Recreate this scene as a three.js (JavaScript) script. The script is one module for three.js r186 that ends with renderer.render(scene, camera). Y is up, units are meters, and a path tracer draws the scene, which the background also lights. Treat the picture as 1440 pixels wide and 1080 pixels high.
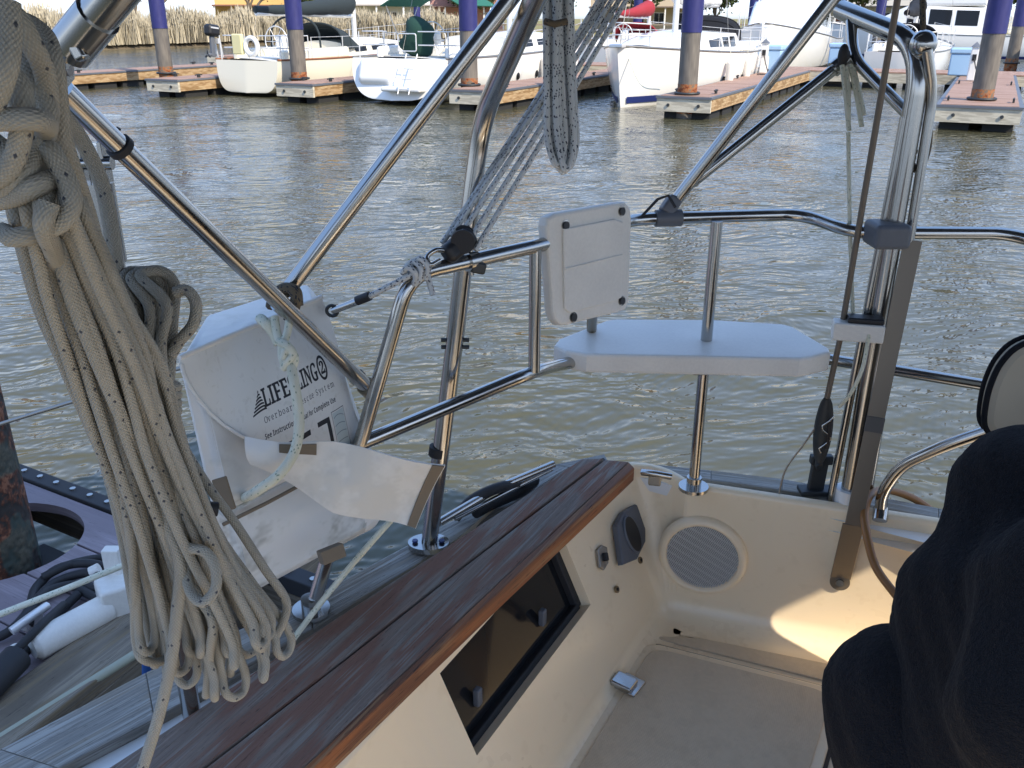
import * as THREE from 'three';
import { mergeGeometries, mergeVertices, toCreasedNormals } from 'three/addons/utils/BufferGeometryUtils.js';
import { RoundedBoxGeometry } from 'three/addons/geometries/RoundedBoxGeometry.js';
import { MarchingCubes } from 'three/addons/objects/MarchingCubes.js';
import { Brush, Evaluator, SUBTRACTION } from 'three-bvh-csg';

// ---------------------------------------------------------------- camera, sky, sun, exposure
const W = 1440, HGT = 1080, FPX = 1250, PITCH = 22.4 * Math.PI / 180, EYE = 2.1;
const scene = new THREE.Scene();
const camera = new THREE.PerspectiveCamera(2 * Math.atan(HGT / 2 / FPX) * 180 / Math.PI, W / HGT, 0.05, 900);
camera.position.set(0, EYE, 0);
camera.rotation.set(-PITCH, 0, 0);
scene.add(camera);
const renderer = new THREE.WebGLRenderer({ antialias: true });
renderer.setSize(1024, 768);
renderer.toneMapping = THREE.LinearToneMapping;
renderer.toneMappingExposure = 1.4;
renderer.shadowMap.enabled = true;
const SUN_EL = 41 * Math.PI / 180;
const SUN_DIR = new THREE.Vector3(0.655 * Math.cos(SUN_EL), Math.sin(SUN_EL), 0.755 * Math.cos(SUN_EL)).normalize();
const sun = new THREE.DirectionalLight(new THREE.Color().setRGB(1, 0.89, 0.72), 4.4);
sun.position.copy(SUN_DIR).multiplyScalar(60);
sun.castShadow = true;
sun.shadow.mapSize.set(4096, 4096);
Object.assign(sun.shadow.camera, { left: -60, right: 60, top: 60, bottom: -60, near: 1, far: 200 });
scene.add(sun, sun.target);
{ // clear winter sky: pale horizon, deeper blue overhead, a soft aureole round the sun
  const w = 512, h = 256, data = new Float32Array(w * h * 4), d = new THREE.Vector3();
  for (let j = 0; j < h; j++) for (let i = 0; i < w; i++) {
    const el = ((j + 0.5) / h - 0.5) * Math.PI, az = ((i + 0.5) / w - 0.5) * 2 * Math.PI;
    d.set(Math.cos(el) * Math.cos(az), Math.sin(el), Math.cos(el) * Math.sin(az));
    const k = Math.pow(Math.max(0, 1 - Math.max(0, d.y)), 6);
    const c = Math.max(0, d.dot(SUN_DIR)), g = 0.55 * Math.pow(c, 6) + 0.9 * Math.pow(c, 40);
    const o = (j * w + i) * 4;
    data[o] = 0.31 + 0.7 * k + g; data[o + 1] = 0.53 + 0.6 * k + 0.93 * g; data[o + 2] = 1.0 + 0.25 * k + 0.8 * g; data[o + 3] = 1;
    if (d.y < 0) { data[o] = 0.25; data[o + 1] = 0.24; data[o + 2] = 0.2; }
  }
  const t = new THREE.DataTexture(data, w, h, THREE.RGBAFormat, THREE.FloatType);
  t.mapping = THREE.EquirectangularReflectionMapping; t.magFilter = t.minFilter = THREE.LinearFilter; t.needsUpdate = true;
  scene.background = t; scene.environment = t;
}

// ---------------------------------------------------------------- helpers
const V = (x, y, z) => new THREE.Vector3(x, y, z);
let seed = 7;
const rnd = () => { seed = (seed * 1664525 + 1013904223) >>> 0; return seed / 4294967296; };
const rr = (a, b) => a + (b - a) * rnd();
// pixel of the 1440x1080 photograph -> direction, then a point on a plane or at a depth
const SP = Math.sin(PITCH), CP = Math.cos(PITCH);
const ray = (px, py) => { const a = (px - W / 2) / FPX, b = -(py - HGT / 2) / FPX; return V(a, b * CP - SP, -b * SP - CP); };
const at = (px, py, t) => ray(px, py).multiplyScalar(t).add(V(0, EYE, 0));
const atY = (px, py, y) => { const r = ray(px, py); return r.multiplyScalar((y - EYE) / r.y).add(V(0, EYE, 0)); };
const atPlane = (px, py, p, n) => { const r = ray(px, py), e = V(0, EYE, 0); return r.multiplyScalar(p.clone().sub(e).dot(n) / r.dot(n)).add(e); };
const used = {};
function numbered(n) { const k = used[n] = (used[n] ?? -1) + 1; return k ? `${n}_${String(k).padStart(3, '0')}` : n; }
function tag(o, label, category, group, kind) {
  if (label) o.userData.label = label; if (category) o.userData.category = category;
  if (group) o.userData.group = group; if (kind) o.userData.kind = kind; return o;
}
function thing(name, label, category, base = V(0, 0, 0), group) {
  const g = new THREE.Group(); g.name = numbered(name); g.position.copy(base); scene.add(g);
  return tag(g, label, category, group);
}
function wpos(o) { const v = V(0, 0, 0); while (o && o !== scene) { v.add(o.position); o = o.parent; } return v; }
function part(name, geo, mat, parent, label, kind) {      // geometry given in world coordinates
  if (Array.isArray(geo)) geo = join(geo);
  const w = wpos(parent); geo.translate(-w.x, -w.y, -w.z);
  return lpart(name, geo, mat, parent, label, kind);
}
function lpart(name, geo, mat, parent, label, kind) {     // geometry given in the parent's coordinates
  if (Array.isArray(geo)) geo = join(geo);
  const m = new THREE.Mesh(geo, mat); m.name = name; parent.add(m);
  if (label) m.userData.label = label; if (kind) m.userData.kind = kind; return m;
}
function solo(name, geo, mat, label, category, group) {   // a thing that is one mesh, geometry in world coordinates
  if (Array.isArray(geo)) geo = join(geo);
  geo.computeBoundingBox(); const b = geo.boundingBox, c = V((b.min.x + b.max.x) / 2, b.min.y, (b.min.z + b.max.z) / 2);
  geo.translate(-c.x, -c.y, -c.z);
  const m = new THREE.Mesh(geo, mat); m.name = numbered(name); m.position.copy(c); scene.add(m);
  return tag(m, label, category, group);
}
function struct(name, geo, mat) { const m = new THREE.Mesh(geo, mat); m.name = numbered(name); m.userData.kind = 'structure'; scene.add(m); return m; }
function join(list) {
  return mergeGeometries(list.map(g => {
    g = g.index ? g.toNonIndexed() : g;
    if (!g.attributes.uv) g.setAttribute('uv', new THREE.Float32BufferAttribute(new Float32Array(g.attributes.position.count * 2), 2));
    for (const k of Object.keys(g.attributes)) if (!['position', 'normal', 'uv'].includes(k)) g.deleteAttribute(k);
    return g;
  }));
}
// uv in metres from the dominant face direction; grain = direction that u runs along
function boxUV(g, grain) {
  if (g.index) g = g.toNonIndexed();
  const p = g.attributes.position, n = g.attributes.normal, uv = new Float32Array(p.count * 2);
  const gx = (grain ?? V(1, 0, 0)).clone().normalize();
  const gy = Math.abs(gx.y) > 0.9 ? V(0, 0, 1) : V(0, 1, 0), gz = gx.clone().cross(gy).normalize(), gu = gz.clone().cross(gx).normalize();
  const a = V(), m = V();
  for (let i = 0; i < p.count; i += 3) {
    m.set(0, 0, 0); for (let k = 0; k < 3; k++) m.add(a.fromBufferAttribute(n, i + k));
    const ax = Math.abs(m.dot(gx)), ay = Math.abs(m.dot(gu)), az = Math.abs(m.dot(gz));
    for (let k = 0; k < 3; k++) {
      a.fromBufferAttribute(p, i + k); const q = [a.dot(gx), a.dot(gu), a.dot(gz)];
      const [u, v] = ay >= ax && ay >= az ? [q[0], q[2]] : az >= ax ? [q[0], q[1]] : [q[2], q[1]];
      uv[(i + k) * 2] = u; uv[(i + k) * 2 + 1] = v;
    }
  }
  g.setAttribute('uv', new THREE.BufferAttribute(uv, 2)); return g;
}
const shiftUV = (g, du, dv) => { const u = g.attributes.uv; for (let i = 0; i < u.count; i++) u.setXY(i, u.getX(i) + du, u.getY(i) + dv); return g; };
// polyline with rounded corners
function bent(pts, bend = 0.05) {
  const c = new THREE.CurvePath(); let cur = pts[0];
  for (let i = 1; i < pts.length; i++) {
    if (i < pts.length - 1) {
      const a = pts[i].clone().sub(pts[i - 1]), b = pts[i + 1].clone().sub(pts[i]);
      const k = Math.min(bend, a.length() * 0.45, b.length() * 0.45);
      const p = pts[i].clone().addScaledVector(a.normalize(), -k), q = pts[i].clone().addScaledVector(b.normalize(), k);
      c.add(new THREE.LineCurve3(cur, p)); c.add(new THREE.QuadraticBezierCurve3(p, pts[i], q)); cur = q;
    } else c.add(new THREE.LineCurve3(cur, pts[i]));
  }
  const out = [];
  c.curves.forEach((s, i) => { const n = s.isLineCurve3 ? 1 : 8; for (let k = i ? 1 : 0; k <= n; k++) out.push(s.getPoint(k / n)); });
  return out;
}
// tube through given points (no resampling), parallel-transport frames, capped; uv = (metres along, metres round)
function tubeThrough(pts, r, seg = 12) {
  pts = pts.filter((p, i) => !i || p.distanceTo(pts[i - 1]) > 1e-5);
  const n = pts.length, pos = [], nor = [], uv = [], idx = [];
  const T = pts.map((p, i) => pts[Math.min(n - 1, i + 1)].clone().sub(pts[Math.max(0, i - 1)]).normalize());
  let u = Math.abs(T[0].y) < 0.9 ? V(0, 1, 0).cross(T[0]).normalize() : V(1, 0, 0).cross(T[0]).normalize(), len = 0;
  const rad = typeof r === 'function' ? r : () => r;
  for (let i = 0; i < n; i++) {
    if (i) { u.addScaledVector(T[i], -u.dot(T[i])).normalize(); len += pts[i].distanceTo(pts[i - 1]); }
    const v = T[i].clone().cross(u), R = rad(i / (n - 1), len);
    for (let k = 0; k <= seg; k++) {
      const a = k / seg * 2 * Math.PI, d = u.clone().multiplyScalar(Math.cos(a)).addScaledVector(v, Math.sin(a));
      pos.push(pts[i].x + d.x * R, pts[i].y + d.y * R, pts[i].z + d.z * R); nor.push(d.x, d.y, d.z);
      uv.push(len, k / seg * 2 * Math.PI * rad(0, 0));
    }
  }
  const s = seg + 1;
  for (let i = 0; i < n - 1; i++) for (let k = 0; k < seg; k++) { const a = i * s + k; idx.push(a, a + 1, a + s, a + 1, a + s + 1, a + s); }
  for (const e of [0, n - 1]) {
    const b = pos.length / 3, d = T[e].clone().multiplyScalar(e ? 1 : -1);
    pos.push(pts[e].x, pts[e].y, pts[e].z); nor.push(d.x, d.y, d.z); uv.push(0, 0);
    for (let k = 0; k <= seg; k++) { const q = (e * s + k) * 3; pos.push(pos[q], pos[q + 1], pos[q + 2]); nor.push(d.x, d.y, d.z); uv.push(0, 0); }
    for (let k = 0; k < seg; k++) e ? idx.push(b, b + 1 + k, b + 2 + k) : idx.push(b, b + 2 + k, b + 1 + k);
  }
  const g = new THREE.BufferGeometry();
  g.setAttribute('position', new THREE.Float32BufferAttribute(pos, 3)); g.setAttribute('normal', new THREE.Float32BufferAttribute(nor, 3));
  g.setAttribute('uv', new THREE.Float32BufferAttribute(uv, 2)); g.setIndex(idx); return g;
}
const pipe = (pts, r = 0.0127, bend = 0.06, seg = 14) => tubeThrough(bent(pts, bend), r, seg);
const smooth = (pts, n = 40) => new THREE.CatmullRomCurve3(pts, false, 'centripetal').getPoints(n);
const cord = (pts, r, n = 48, seg = 8) => tubeThrough(smooth(pts, n), r, seg);
const bar = (a, b, r, seg = 8) => tubeThrough([a, b], r, seg);
// box between two points: w across (horizontal), h upright, centred on the line
function beam(a, b, w, h, up = V(0, 1, 0), bev = 0.002) {
  const d = b.clone().sub(a), L = d.length(), x = d.normalize(), z = x.clone().cross(up).normalize(), y = z.clone().cross(x);
  const g = new RoundedBoxGeometry(L, h, w, 1, Math.min(bev, h / 3, w / 3, L / 3));
  return g.applyMatrix4(new THREE.Matrix4().makeBasis(x, y, z).setPosition(a.clone().add(b).multiplyScalar(0.5)));
}
// upright prism: flat polygon of world points (top at their height), thickness down
function slab(pts, thick, bevel = 0, holes) {
  const y = pts[0].y, s = new THREE.Shape(pts.map(p => new THREE.Vector2(p.x, -p.z)));
  for (const h of holes ?? []) s.holes.push(new THREE.Path(h.map(p => new THREE.Vector2(p.x, -p.z))));
  const g = new THREE.ExtrudeGeometry(s, { depth: thick - 2 * bevel, bevelEnabled: bevel > 0, bevelSize: bevel, bevelThickness: bevel, bevelOffset: -bevel, bevelSegments: 2, curveSegments: 8 });
  g.rotateX(-Math.PI / 2); g.translate(0, y - thick + bevel, 0); return g;
}
// prism on any plane: polygon of coplanar world points, extruded by depth along n (unit)
function plate(pts, n, depth, bevel = 0) {
  const o = pts[0], u = pts[1].clone().sub(o).normalize(), v = n.clone().cross(u).normalize(); u.copy(v.clone().cross(n));
  const s = new THREE.Shape(pts.map(p => { const q = p.clone().sub(o); return new THREE.Vector2(q.dot(u), q.dot(v)); }));
  const g = new THREE.ExtrudeGeometry(s, { depth: depth - 2 * bevel, bevelEnabled: bevel > 0, bevelSize: bevel, bevelThickness: bevel, bevelOffset: -bevel, bevelSegments: 2, curveSegments: 8 });
  g.translate(0, 0, bevel);
  return g.applyMatrix4(new THREE.Matrix4().makeBasis(u, v, n).setPosition(o));
}
// quad grid from a function (u,v in 0..1) -> point
function sheet(fn, nu, nv) {
  const pos = [], uv = [], idx = [];
  for (let j = 0; j <= nv; j++) for (let i = 0; i <= nu; i++) { const p = fn(i / nu, j / nv); pos.push(p.x, p.y, p.z); uv.push(i / nu, j / nv); }
  for (let j = 0; j < nv; j++) for (let i = 0; i < nu; i++) { const a = j * (nu + 1) + i; idx.push(a, a + 1, a + nu + 1, a + 1, a + nu + 2, a + nu + 1); }
  const g = new THREE.BufferGeometry();
  g.setAttribute('position', new THREE.Float32BufferAttribute(pos, 3)); g.setAttribute('uv', new THREE.Float32BufferAttribute(uv, 2));
  g.setIndex(idx); g.computeVertexNormals(); return g;
}
// closed thin solid from a sheet function with a thickness
function thickSheet(fn, nu, nv, th) {
  const s = sheet(fn, nu, nv), p = s.attributes.position, n = s.attributes.normal, back = s.clone(), q = back.attributes.position;
  for (let i = 0; i < p.count; i++) q.setXYZ(i, p.getX(i) - n.getX(i) * th, p.getY(i) - n.getY(i) * th, p.getZ(i) - n.getZ(i) * th);
  const bi = Array.from(back.index.array); for (let i = 0; i < bi.length; i += 3) { const t = bi[i]; bi[i] = bi[i + 1]; bi[i + 1] = t; }
  back.setIndex(bi); back.computeVertexNormals();
  const ring = []; for (let i = 0; i <= nu; i++) ring.push(i); for (let j = 1; j <= nv; j++) ring.push(j * (nu + 1) + nu);
  for (let i = nu - 1; i >= 0; i--) ring.push(nv * (nu + 1) + i); for (let j = nv - 1; j >= 0; j--) ring.push(j * (nu + 1));
  const g = V, a = i => g(p.getX(i), p.getY(i), p.getZ(i)), b = i => g(q.getX(i), q.getY(i), q.getZ(i));
  const side = sheet((u, v) => { const i = ring[Math.round(u * (ring.length - 1))]; return v < 0.5 ? a(i) : b(i); }, ring.length - 1, 1);
  return join([s, back, side]);
}
const quadFn = (a, b, c, d) => (u, v) => a.clone().multiplyScalar((1 - u) * (1 - v)).addScaledVector(b, u * (1 - v)).addScaledVector(c, u * v).addScaledVector(d, (1 - u) * v);  // a,b along u; d,c opposite

// ---------------------------------------------------------------- noise and textures
function lattice(n, s) { let k = s >>> 0; const a = new Float32Array(n * n); for (let i = 0; i < n * n; i++) { k = (k * 1664525 + 1013904223) >>> 0; a[i] = k / 4294967296; } return a; }
function vnoise(px, py, s) { // tiling value noise with px * py cells over 0..1
  const N = 512, L = lattice(N, s);
  return (u, v) => {
    const x = u * px, y = v * py, xi = Math.floor(x), yi = Math.floor(y); let fx = x - xi, fy = y - yi;
    fx = fx * fx * (3 - 2 * fx); fy = fy * fy * (3 - 2 * fy);
    const m = (i, p) => ((i % p) + p) % p, g = (i, j) => L[(m(j, py) % N) * N + (m(i, px) % N)];
    return (g(xi, yi) * (1 - fx) + g(xi + 1, yi) * fx) * (1 - fy) + (g(xi, yi + 1) * (1 - fx) + g(xi + 1, yi + 1) * fx) * fy;
  };
}
function tex(w, h, fn, srgb = true, rep = 1, rep2 = rep) {
  const d = new Uint8Array(w * h * 4);
  for (let j = 0; j < h; j++) for (let i = 0; i < w; i++) {
    const c = fn((i + 0.5) / w, (j + 0.5) / h, i, j), o = (j * w + i) * 4, a = Array.isArray(c);
    for (let k = 0; k < 3; k++) d[o + k] = Math.max(0, Math.min(255, (a ? c[k] : c) * 255)); d[o + 3] = 255;
  }
  const t = new THREE.DataTexture(d, w, h, THREE.RGBAFormat); t.wrapS = t.wrapT = THREE.RepeatWrapping;
  t.magFilter = THREE.LinearFilter; t.minFilter = THREE.LinearMipmapLinearFilter; t.generateMipmaps = true;
  if (srgb) t.colorSpace = THREE.SRGBColorSpace; t.repeat.set(rep, rep2); t.needsUpdate = true; return t;
}
const mix3 = (a, b, k) => [a[0] + (b[0] - a[0]) * k, a[1] + (b[1] - a[1]) * k, a[2] + (b[2] - a[2]) * k];
const clamp = (x, a = 0, b = 1) => Math.max(a, Math.min(b, x));
const sstep = (a, b, x) => { const t = clamp((x - a) / (b - a)); return t * t * (3 - 2 * t); };
const hex = h => [(h >> 16) / 255, ((h >> 8) & 255) / 255, (h & 255) / 255];
const std = (o) => new THREE.MeshStandardMaterial(o);
const phy = (o) => new THREE.MeshPhysicalMaterial(o);
const lin = (r, g, b) => new THREE.Color().setRGB(r, g, b);

// wood: u along the grain; one tile = 1.2 m x 0.3 m
function woodTex(cols, s, streak = 1, lu = 1.2, lv = 0.3) {
  const fine = vnoise(10, 260, s), mid = vnoise(5, 60, s + 1), broad = vnoise(4, 7, s + 2), pit = vnoise(60, 300, s + 3), blot = vnoise(9, 12, s + 4);
  return tex(1024, 512, (u, v) => {
    const w = v + 0.012 * (mid(u, v) - 0.5);
    const g = fine(u, w) * 0.5 + mid(u, w) * 0.5, b = broad(u, v) * 0.6 + blot(u, v) * 0.4;
    let c = mix3(hex(cols[0]), hex(cols[1]), sstep(0.25, 0.75, g));
    c = mix3(c, hex(cols[2]), sstep(0.42, 0.62, b + (g - 0.5) * 0.35) * 0.8);
    if (cols[3] !== undefined) c = mix3(c, hex(cols[3]), sstep(0.58, 0.72, mid(u * 1 + 0.37, v + 0.5) * 0.5 + blot(u + 0.3, v + 0.2) * 0.5 + (g - 0.5) * 0.3) * 0.75);
    const d = sstep(0.74, 0.9, pit(u, w) * 0.6 + fine(u, w + 0.5) * 0.4) * streak;
    return c.map(x => x * (1 - 0.45 * d));
  }, true, 1 / lu, 1 / lv);
}
function woodBump(s) { const f = vnoise(12, 300, s), m = vnoise(5, 60, s + 1); return tex(1024, 512, (u, v) => f(u, v) * 0.55 + m(u, v) * 0.45, false, 1 / 1.2, 1 / 0.3); }
const bumpWood = woodBump(91);
const M = {};
M.teakCap = std({ map: woodTex([0x75675d, 0x89796d, 0x7c5747, 0x86827a], 11, 1, 0.62, 0.17), bumpMap: bumpWood, bumpScale: 0.0022, roughness: 0.92 });
M.teakEdge = std({ map: woodTex([0x8f5530, 0xa86c3c, 0x68432e, 0x9a7450], 23, 1), bumpMap: bumpWood, bumpScale: 0.0015, roughness: 0.72 });
M.teakGrey = std({ map: woodTex([0x85827c, 0xa7a39b, 0x938a7c, 0xb0aea8], 31, 1, 0.7, 0.2), bumpMap: bumpWood, bumpScale: 0.0022, roughness: 0.95 });
M.dockTimber = std({ map: woodTex([0x776c5f, 0x958976, 0x665b4d, 0x7d6c54], 43), bumpMap: bumpWood, bumpScale: 0.002, roughness: 0.88 });
M.dockBoard = std({ map: woodTex([0x857a80, 0x968b90, 0x7c7176], 53, 0.4), bumpMap: bumpWood, bumpScale: 0.0008, roughness: 0.75 });
M.farDeck = std({ map: woodTex([0x957767, 0xaa8d7d, 0x8b6d5d], 63, 0.6), roughness: 0.85 });
M.fascia = std({ map: woodTex([0x9a7d5c, 0xb3966f, 0x80633f, 0xbfa985], 73), roughness: 0.85 });
{ const n = vnoise(6, 6, 5), f = vnoise(90, 90, 6), s = vnoise(24, 24, 8);
  const rough = tex(512, 512, (u, v) => 0.22 + 0.16 * n(u, v) + 0.1 * f(u, v), false, 1, 1);
  const grime = tex(512, 512, (u, v) => { const k = sstep(0.62, 0.85, s(u, v) * 0.6 + f(u, v) * 0.4); return mix3([0.965, 0.88, 0.745], [0.905, 0.81, 0.665], k * 0.28 + n(u, v) * 0.3); }, true, 1.3, 1.3);
  M.cream = phy({ map: grime, roughnessMap: rough, roughness: 1, clearcoat: 0.25, clearcoatRoughness: 0.18 });
  M.white = phy({ color: lin(0.8, 0.79, 0.76), roughness: 0.3, roughnessMap: rough, clearcoat: 0.3, clearcoatRoughness: 0.15 });
  const dots = tex(256, 256, (u, v) => { const x = (u * 32) % 1 - 0.5, y = (v * 32) % 1 - 0.5; return 1 - sstep(0.12, 0.36, Math.hypot(x, y)); }, false, 1 / 0.11, 1 / 0.11);
  const tone = tex(512, 512, (u, v) => mix3([0.87, 0.785, 0.665], [0.79, 0.705, 0.585], n(u, v) * 0.4 + f(u, v) * 0.35 + 0.22 * sstep(0.66, 0.82, s(u, v))), true, 1.7, 1.7);
  M.nonskid = std({ map: tone, bumpMap: dots, bumpScale: 0.0007, roughness: 0.62 });
  M.poly = std({ map: tex(512, 512, (u, v) => mix3([0.88, 0.865, 0.83], [0.8, 0.785, 0.755], n(u, v) * 0.4 + f(u, v) * 0.3), true, 3, 3), roughness: 0.42 });
  const vin = vnoise(9, 9, 15), vs = vnoise(40, 40, 16), vf = vnoise(140, 140, 17);
  const vinyl = (dirt) => tex(512, 512, (u, v) => { const k = sstep(0.45, 0.72, vin(u, v) * 0.55 + vs(u, v) * 0.3 + vf(u, v) * 0.15); return mix3([0.86, 0.85, 0.82], [0.55, 0.53, 0.48], k * dirt); }, true, 1.6, 1.6);
  const crease = tex(512, 512, (u, v) => vin(u * 1, v * 1) * 0.7 + vs(u, v) * 0.3, false, 1.6, 1.6);
  M.vinyl = std({ map: vinyl(0.14), roughness: 0.55, bumpMap: crease, bumpScale: 0.006 });
  M.vinylDirty = std({ map: vinyl(0.5), roughness: 0.65, bumpMap: crease, bumpScale: 0.006 });
  const sc = vnoise(40, 400, 21), scb = vnoise(11, 11, 22);
  const steelR = tex(512, 512, (u, v) => 0.14 + 0.04 * sc(v, u) + 0.04 * scb(v, u), false, 2, 2);
  M.steel = std({ color: lin(0.44, 0.43, 0.41), metalness: 1, roughness: 1, roughnessMap: steelR });
  M.strap = std({ color: lin(0.2, 0.165, 0.125), metalness: 0.55, roughness: 0.4 });
  M.wire = std({ color: lin(0.35, 0.33, 0.3), metalness: 0.9, roughness: 0.45 });
  // steel piles: galvanised grey with streaks and rust patches that start at the collar
  const pst = vnoise(40, 6, 77);
  M.pile = std({ map: tex(512, 512, (u, v) => { const k = 0.5 * n(u, v) + 0.5 * pst(u, v); return mix3([0.5, 0.47, 0.43], [0.36, 0.34, 0.32], k); }, true, 1, 1), roughness: 0.7, metalness: 0.15 });
  const rA = vnoise(14, 14, 31), rB = vnoise(50, 50, 32);
  M.rust = std({ map: tex(512, 512, (u, v) => { const k = rA(u, v) * 0.6 + rB(u, v) * 0.4; return k > 0.52 ? mix3([0.62, 0.4, 0.24], [0.48, 0.26, 0.14], (k - 0.52) * 5) : mix3([0.42, 0.37, 0.32], [0.62, 0.4, 0.24], sstep(0.35, 0.52, k)); }, true, 1, 1), roughness: 0.9 });
  M.nearPile = std({ map: tex(1024, 1024, (u, v) => { const k = rA(u, v) * 0.45 + rB(u, v) * 0.3 + vf(u, v) * 0.25; let c = mix3([0.19, 0.17, 0.155], [0.34, 0.2, 0.14], sstep(0.38, 0.55, k)); c = mix3(c, [0.5, 0.33, 0.24], sstep(0.56, 0.68, k)); return mix3(c, [0.24, 0.3, 0.27], sstep(0.56, 0.7, rA(v, u)) * 0.7); }, true, 1.2, 1.2), roughness: 0.95, bumpMap: tex(512, 512, (u, v) => rA(u, v) * 0.5 + rB(u, v) * 0.5, false, 1.2, 1.2), bumpScale: 0.012 });
}
// braided rope: u metres along, v metres round
function ropeTex(base, dark, fleck, amount, s) {
  const n = vnoise(40, 16, s), c = vnoise(7, 3, s + 1), L = lattice(512, s + 2);
  return tex(512, 128, (u, v) => {
    const a = u * 96, b = v * 18, q = Math.sin((a + b) * Math.PI) * Math.sin((a - b) * Math.PI);
    const i = Math.floor(a + b), j = Math.floor(a - b + 400);
    let col = mix3(hex(dark), hex(base), 0.5 + 0.5 * Math.abs(q) ** 0.5 * (0.75 + 0.4 * n(u, v)));
    col = mix3(col, hex(dark), sstep(0.5, 0.8, c(u, v)) * 0.45);
    if (L[(((i % 96) + 96) % 96) * 512 + ((j % 96) + 96) % 96] < amount) col = hex(fleck);
    return col;
  }, true, 1 / 0.34, 1 / 0.05);
}
const ropeBump = tex(512, 128, (u, v) => { const a = u * 96, b = v * 18; return Math.abs(Math.sin((a + b) * Math.PI) * Math.sin((a - b) * Math.PI)) ** 0.6; }, false, 1 / 0.34, 1 / 0.05);
M.rope = std({ map: ropeTex(0xb2ac9e, 0x847f72, 0x4a4c52, 0.008, 3), bumpMap: ropeBump, bumpScale: 0.0011, roughness: 0.95 });
M.ropePale = std({ map: ropeTex(0xe6e4d0, 0xbdbca6, 0x93a08a, 0.03, 5), bumpMap: ropeBump, bumpScale: 0.0009, roughness: 0.95 });
M.ropeNavy = std({ map: ropeTex(0xd6d8d6, 0x9fa4a6, 0x2a3040, 0.1, 9), bumpMap: ropeBump, bumpScale: 0.0009, roughness: 0.95 });
M.ropeBrown = std({ map: ropeTex(0x7b6d58, 0x4b4335, 0x2d3038, 0.12, 12), bumpMap: ropeBump, bumpScale: 0.0009, roughness: 0.95 });
{ const a = vnoise(200, 200, 701), b = vnoise(40, 40, 702); M.jacket = std({ color: lin(0.0026, 0.0034, 0.007), roughness: 1, bumpMap: tex(512, 512, (u, v) => a(u, v) * 0.5 + b(u, v) * 0.5, false, 4, 4), bumpScale: 0.006 }); }
M.velcro = std({ color: lin(0.19, 0.15, 0.105), roughness: 1 });
M.black = std({ color: lin(0.012, 0.012, 0.014), roughness: 0.5 });
M.rubber = std({ color: lin(0.02, 0.02, 0.022), roughness: 0.7 });
M.greyPlastic = std({ color: lin(0.11, 0.12, 0.14), roughness: 0.5 });
M.darkCloth = std({ color: lin(0.02, 0.03, 0.035), roughness: 0.9 });
M.greenCloth = std({ color: lin(0.015, 0.12, 0.08), roughness: 0.9 });
M.navyCloth = std({ color: lin(0.0022, 0.003, 0.0065), roughness: 0.95 });
M.glassDark = phy({ color: lin(0.012, 0.013, 0.015), roughness: 0.05, specularIntensity: 0.55 });
{ const a = vnoise(30, 5, 601), b = vnoise(8, 8, 602); M.blueSleeve = std({ map: tex(256, 256, (u, v) => mix3([0.13, 0.135, 0.36], [0.19, 0.195, 0.42], a(u, v) * 0.5 + b(u, v) * 0.5)), roughness: 0.55 }); }
M.boxBlue = std({ color: lin(0.33, 0.5, 0.68), roughness: 0.5 });
M.hose = std({ color: lin(0.3, 0.13, 0.035), roughness: 0.45 });
M.float = std({ color: lin(0.02, 0.02, 0.02), roughness: 0.8 });
M.brass = std({ color: lin(0.3, 0.24, 0.16), metalness: 1, roughness: 0.4 });
M.lead = std({ color: lin(0.06, 0.065, 0.068), metalness: 0.7, roughness: 0.55 });
M.blueLine = std({ color: lin(0.015, 0.07, 0.25), roughness: 0.8 });

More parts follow.
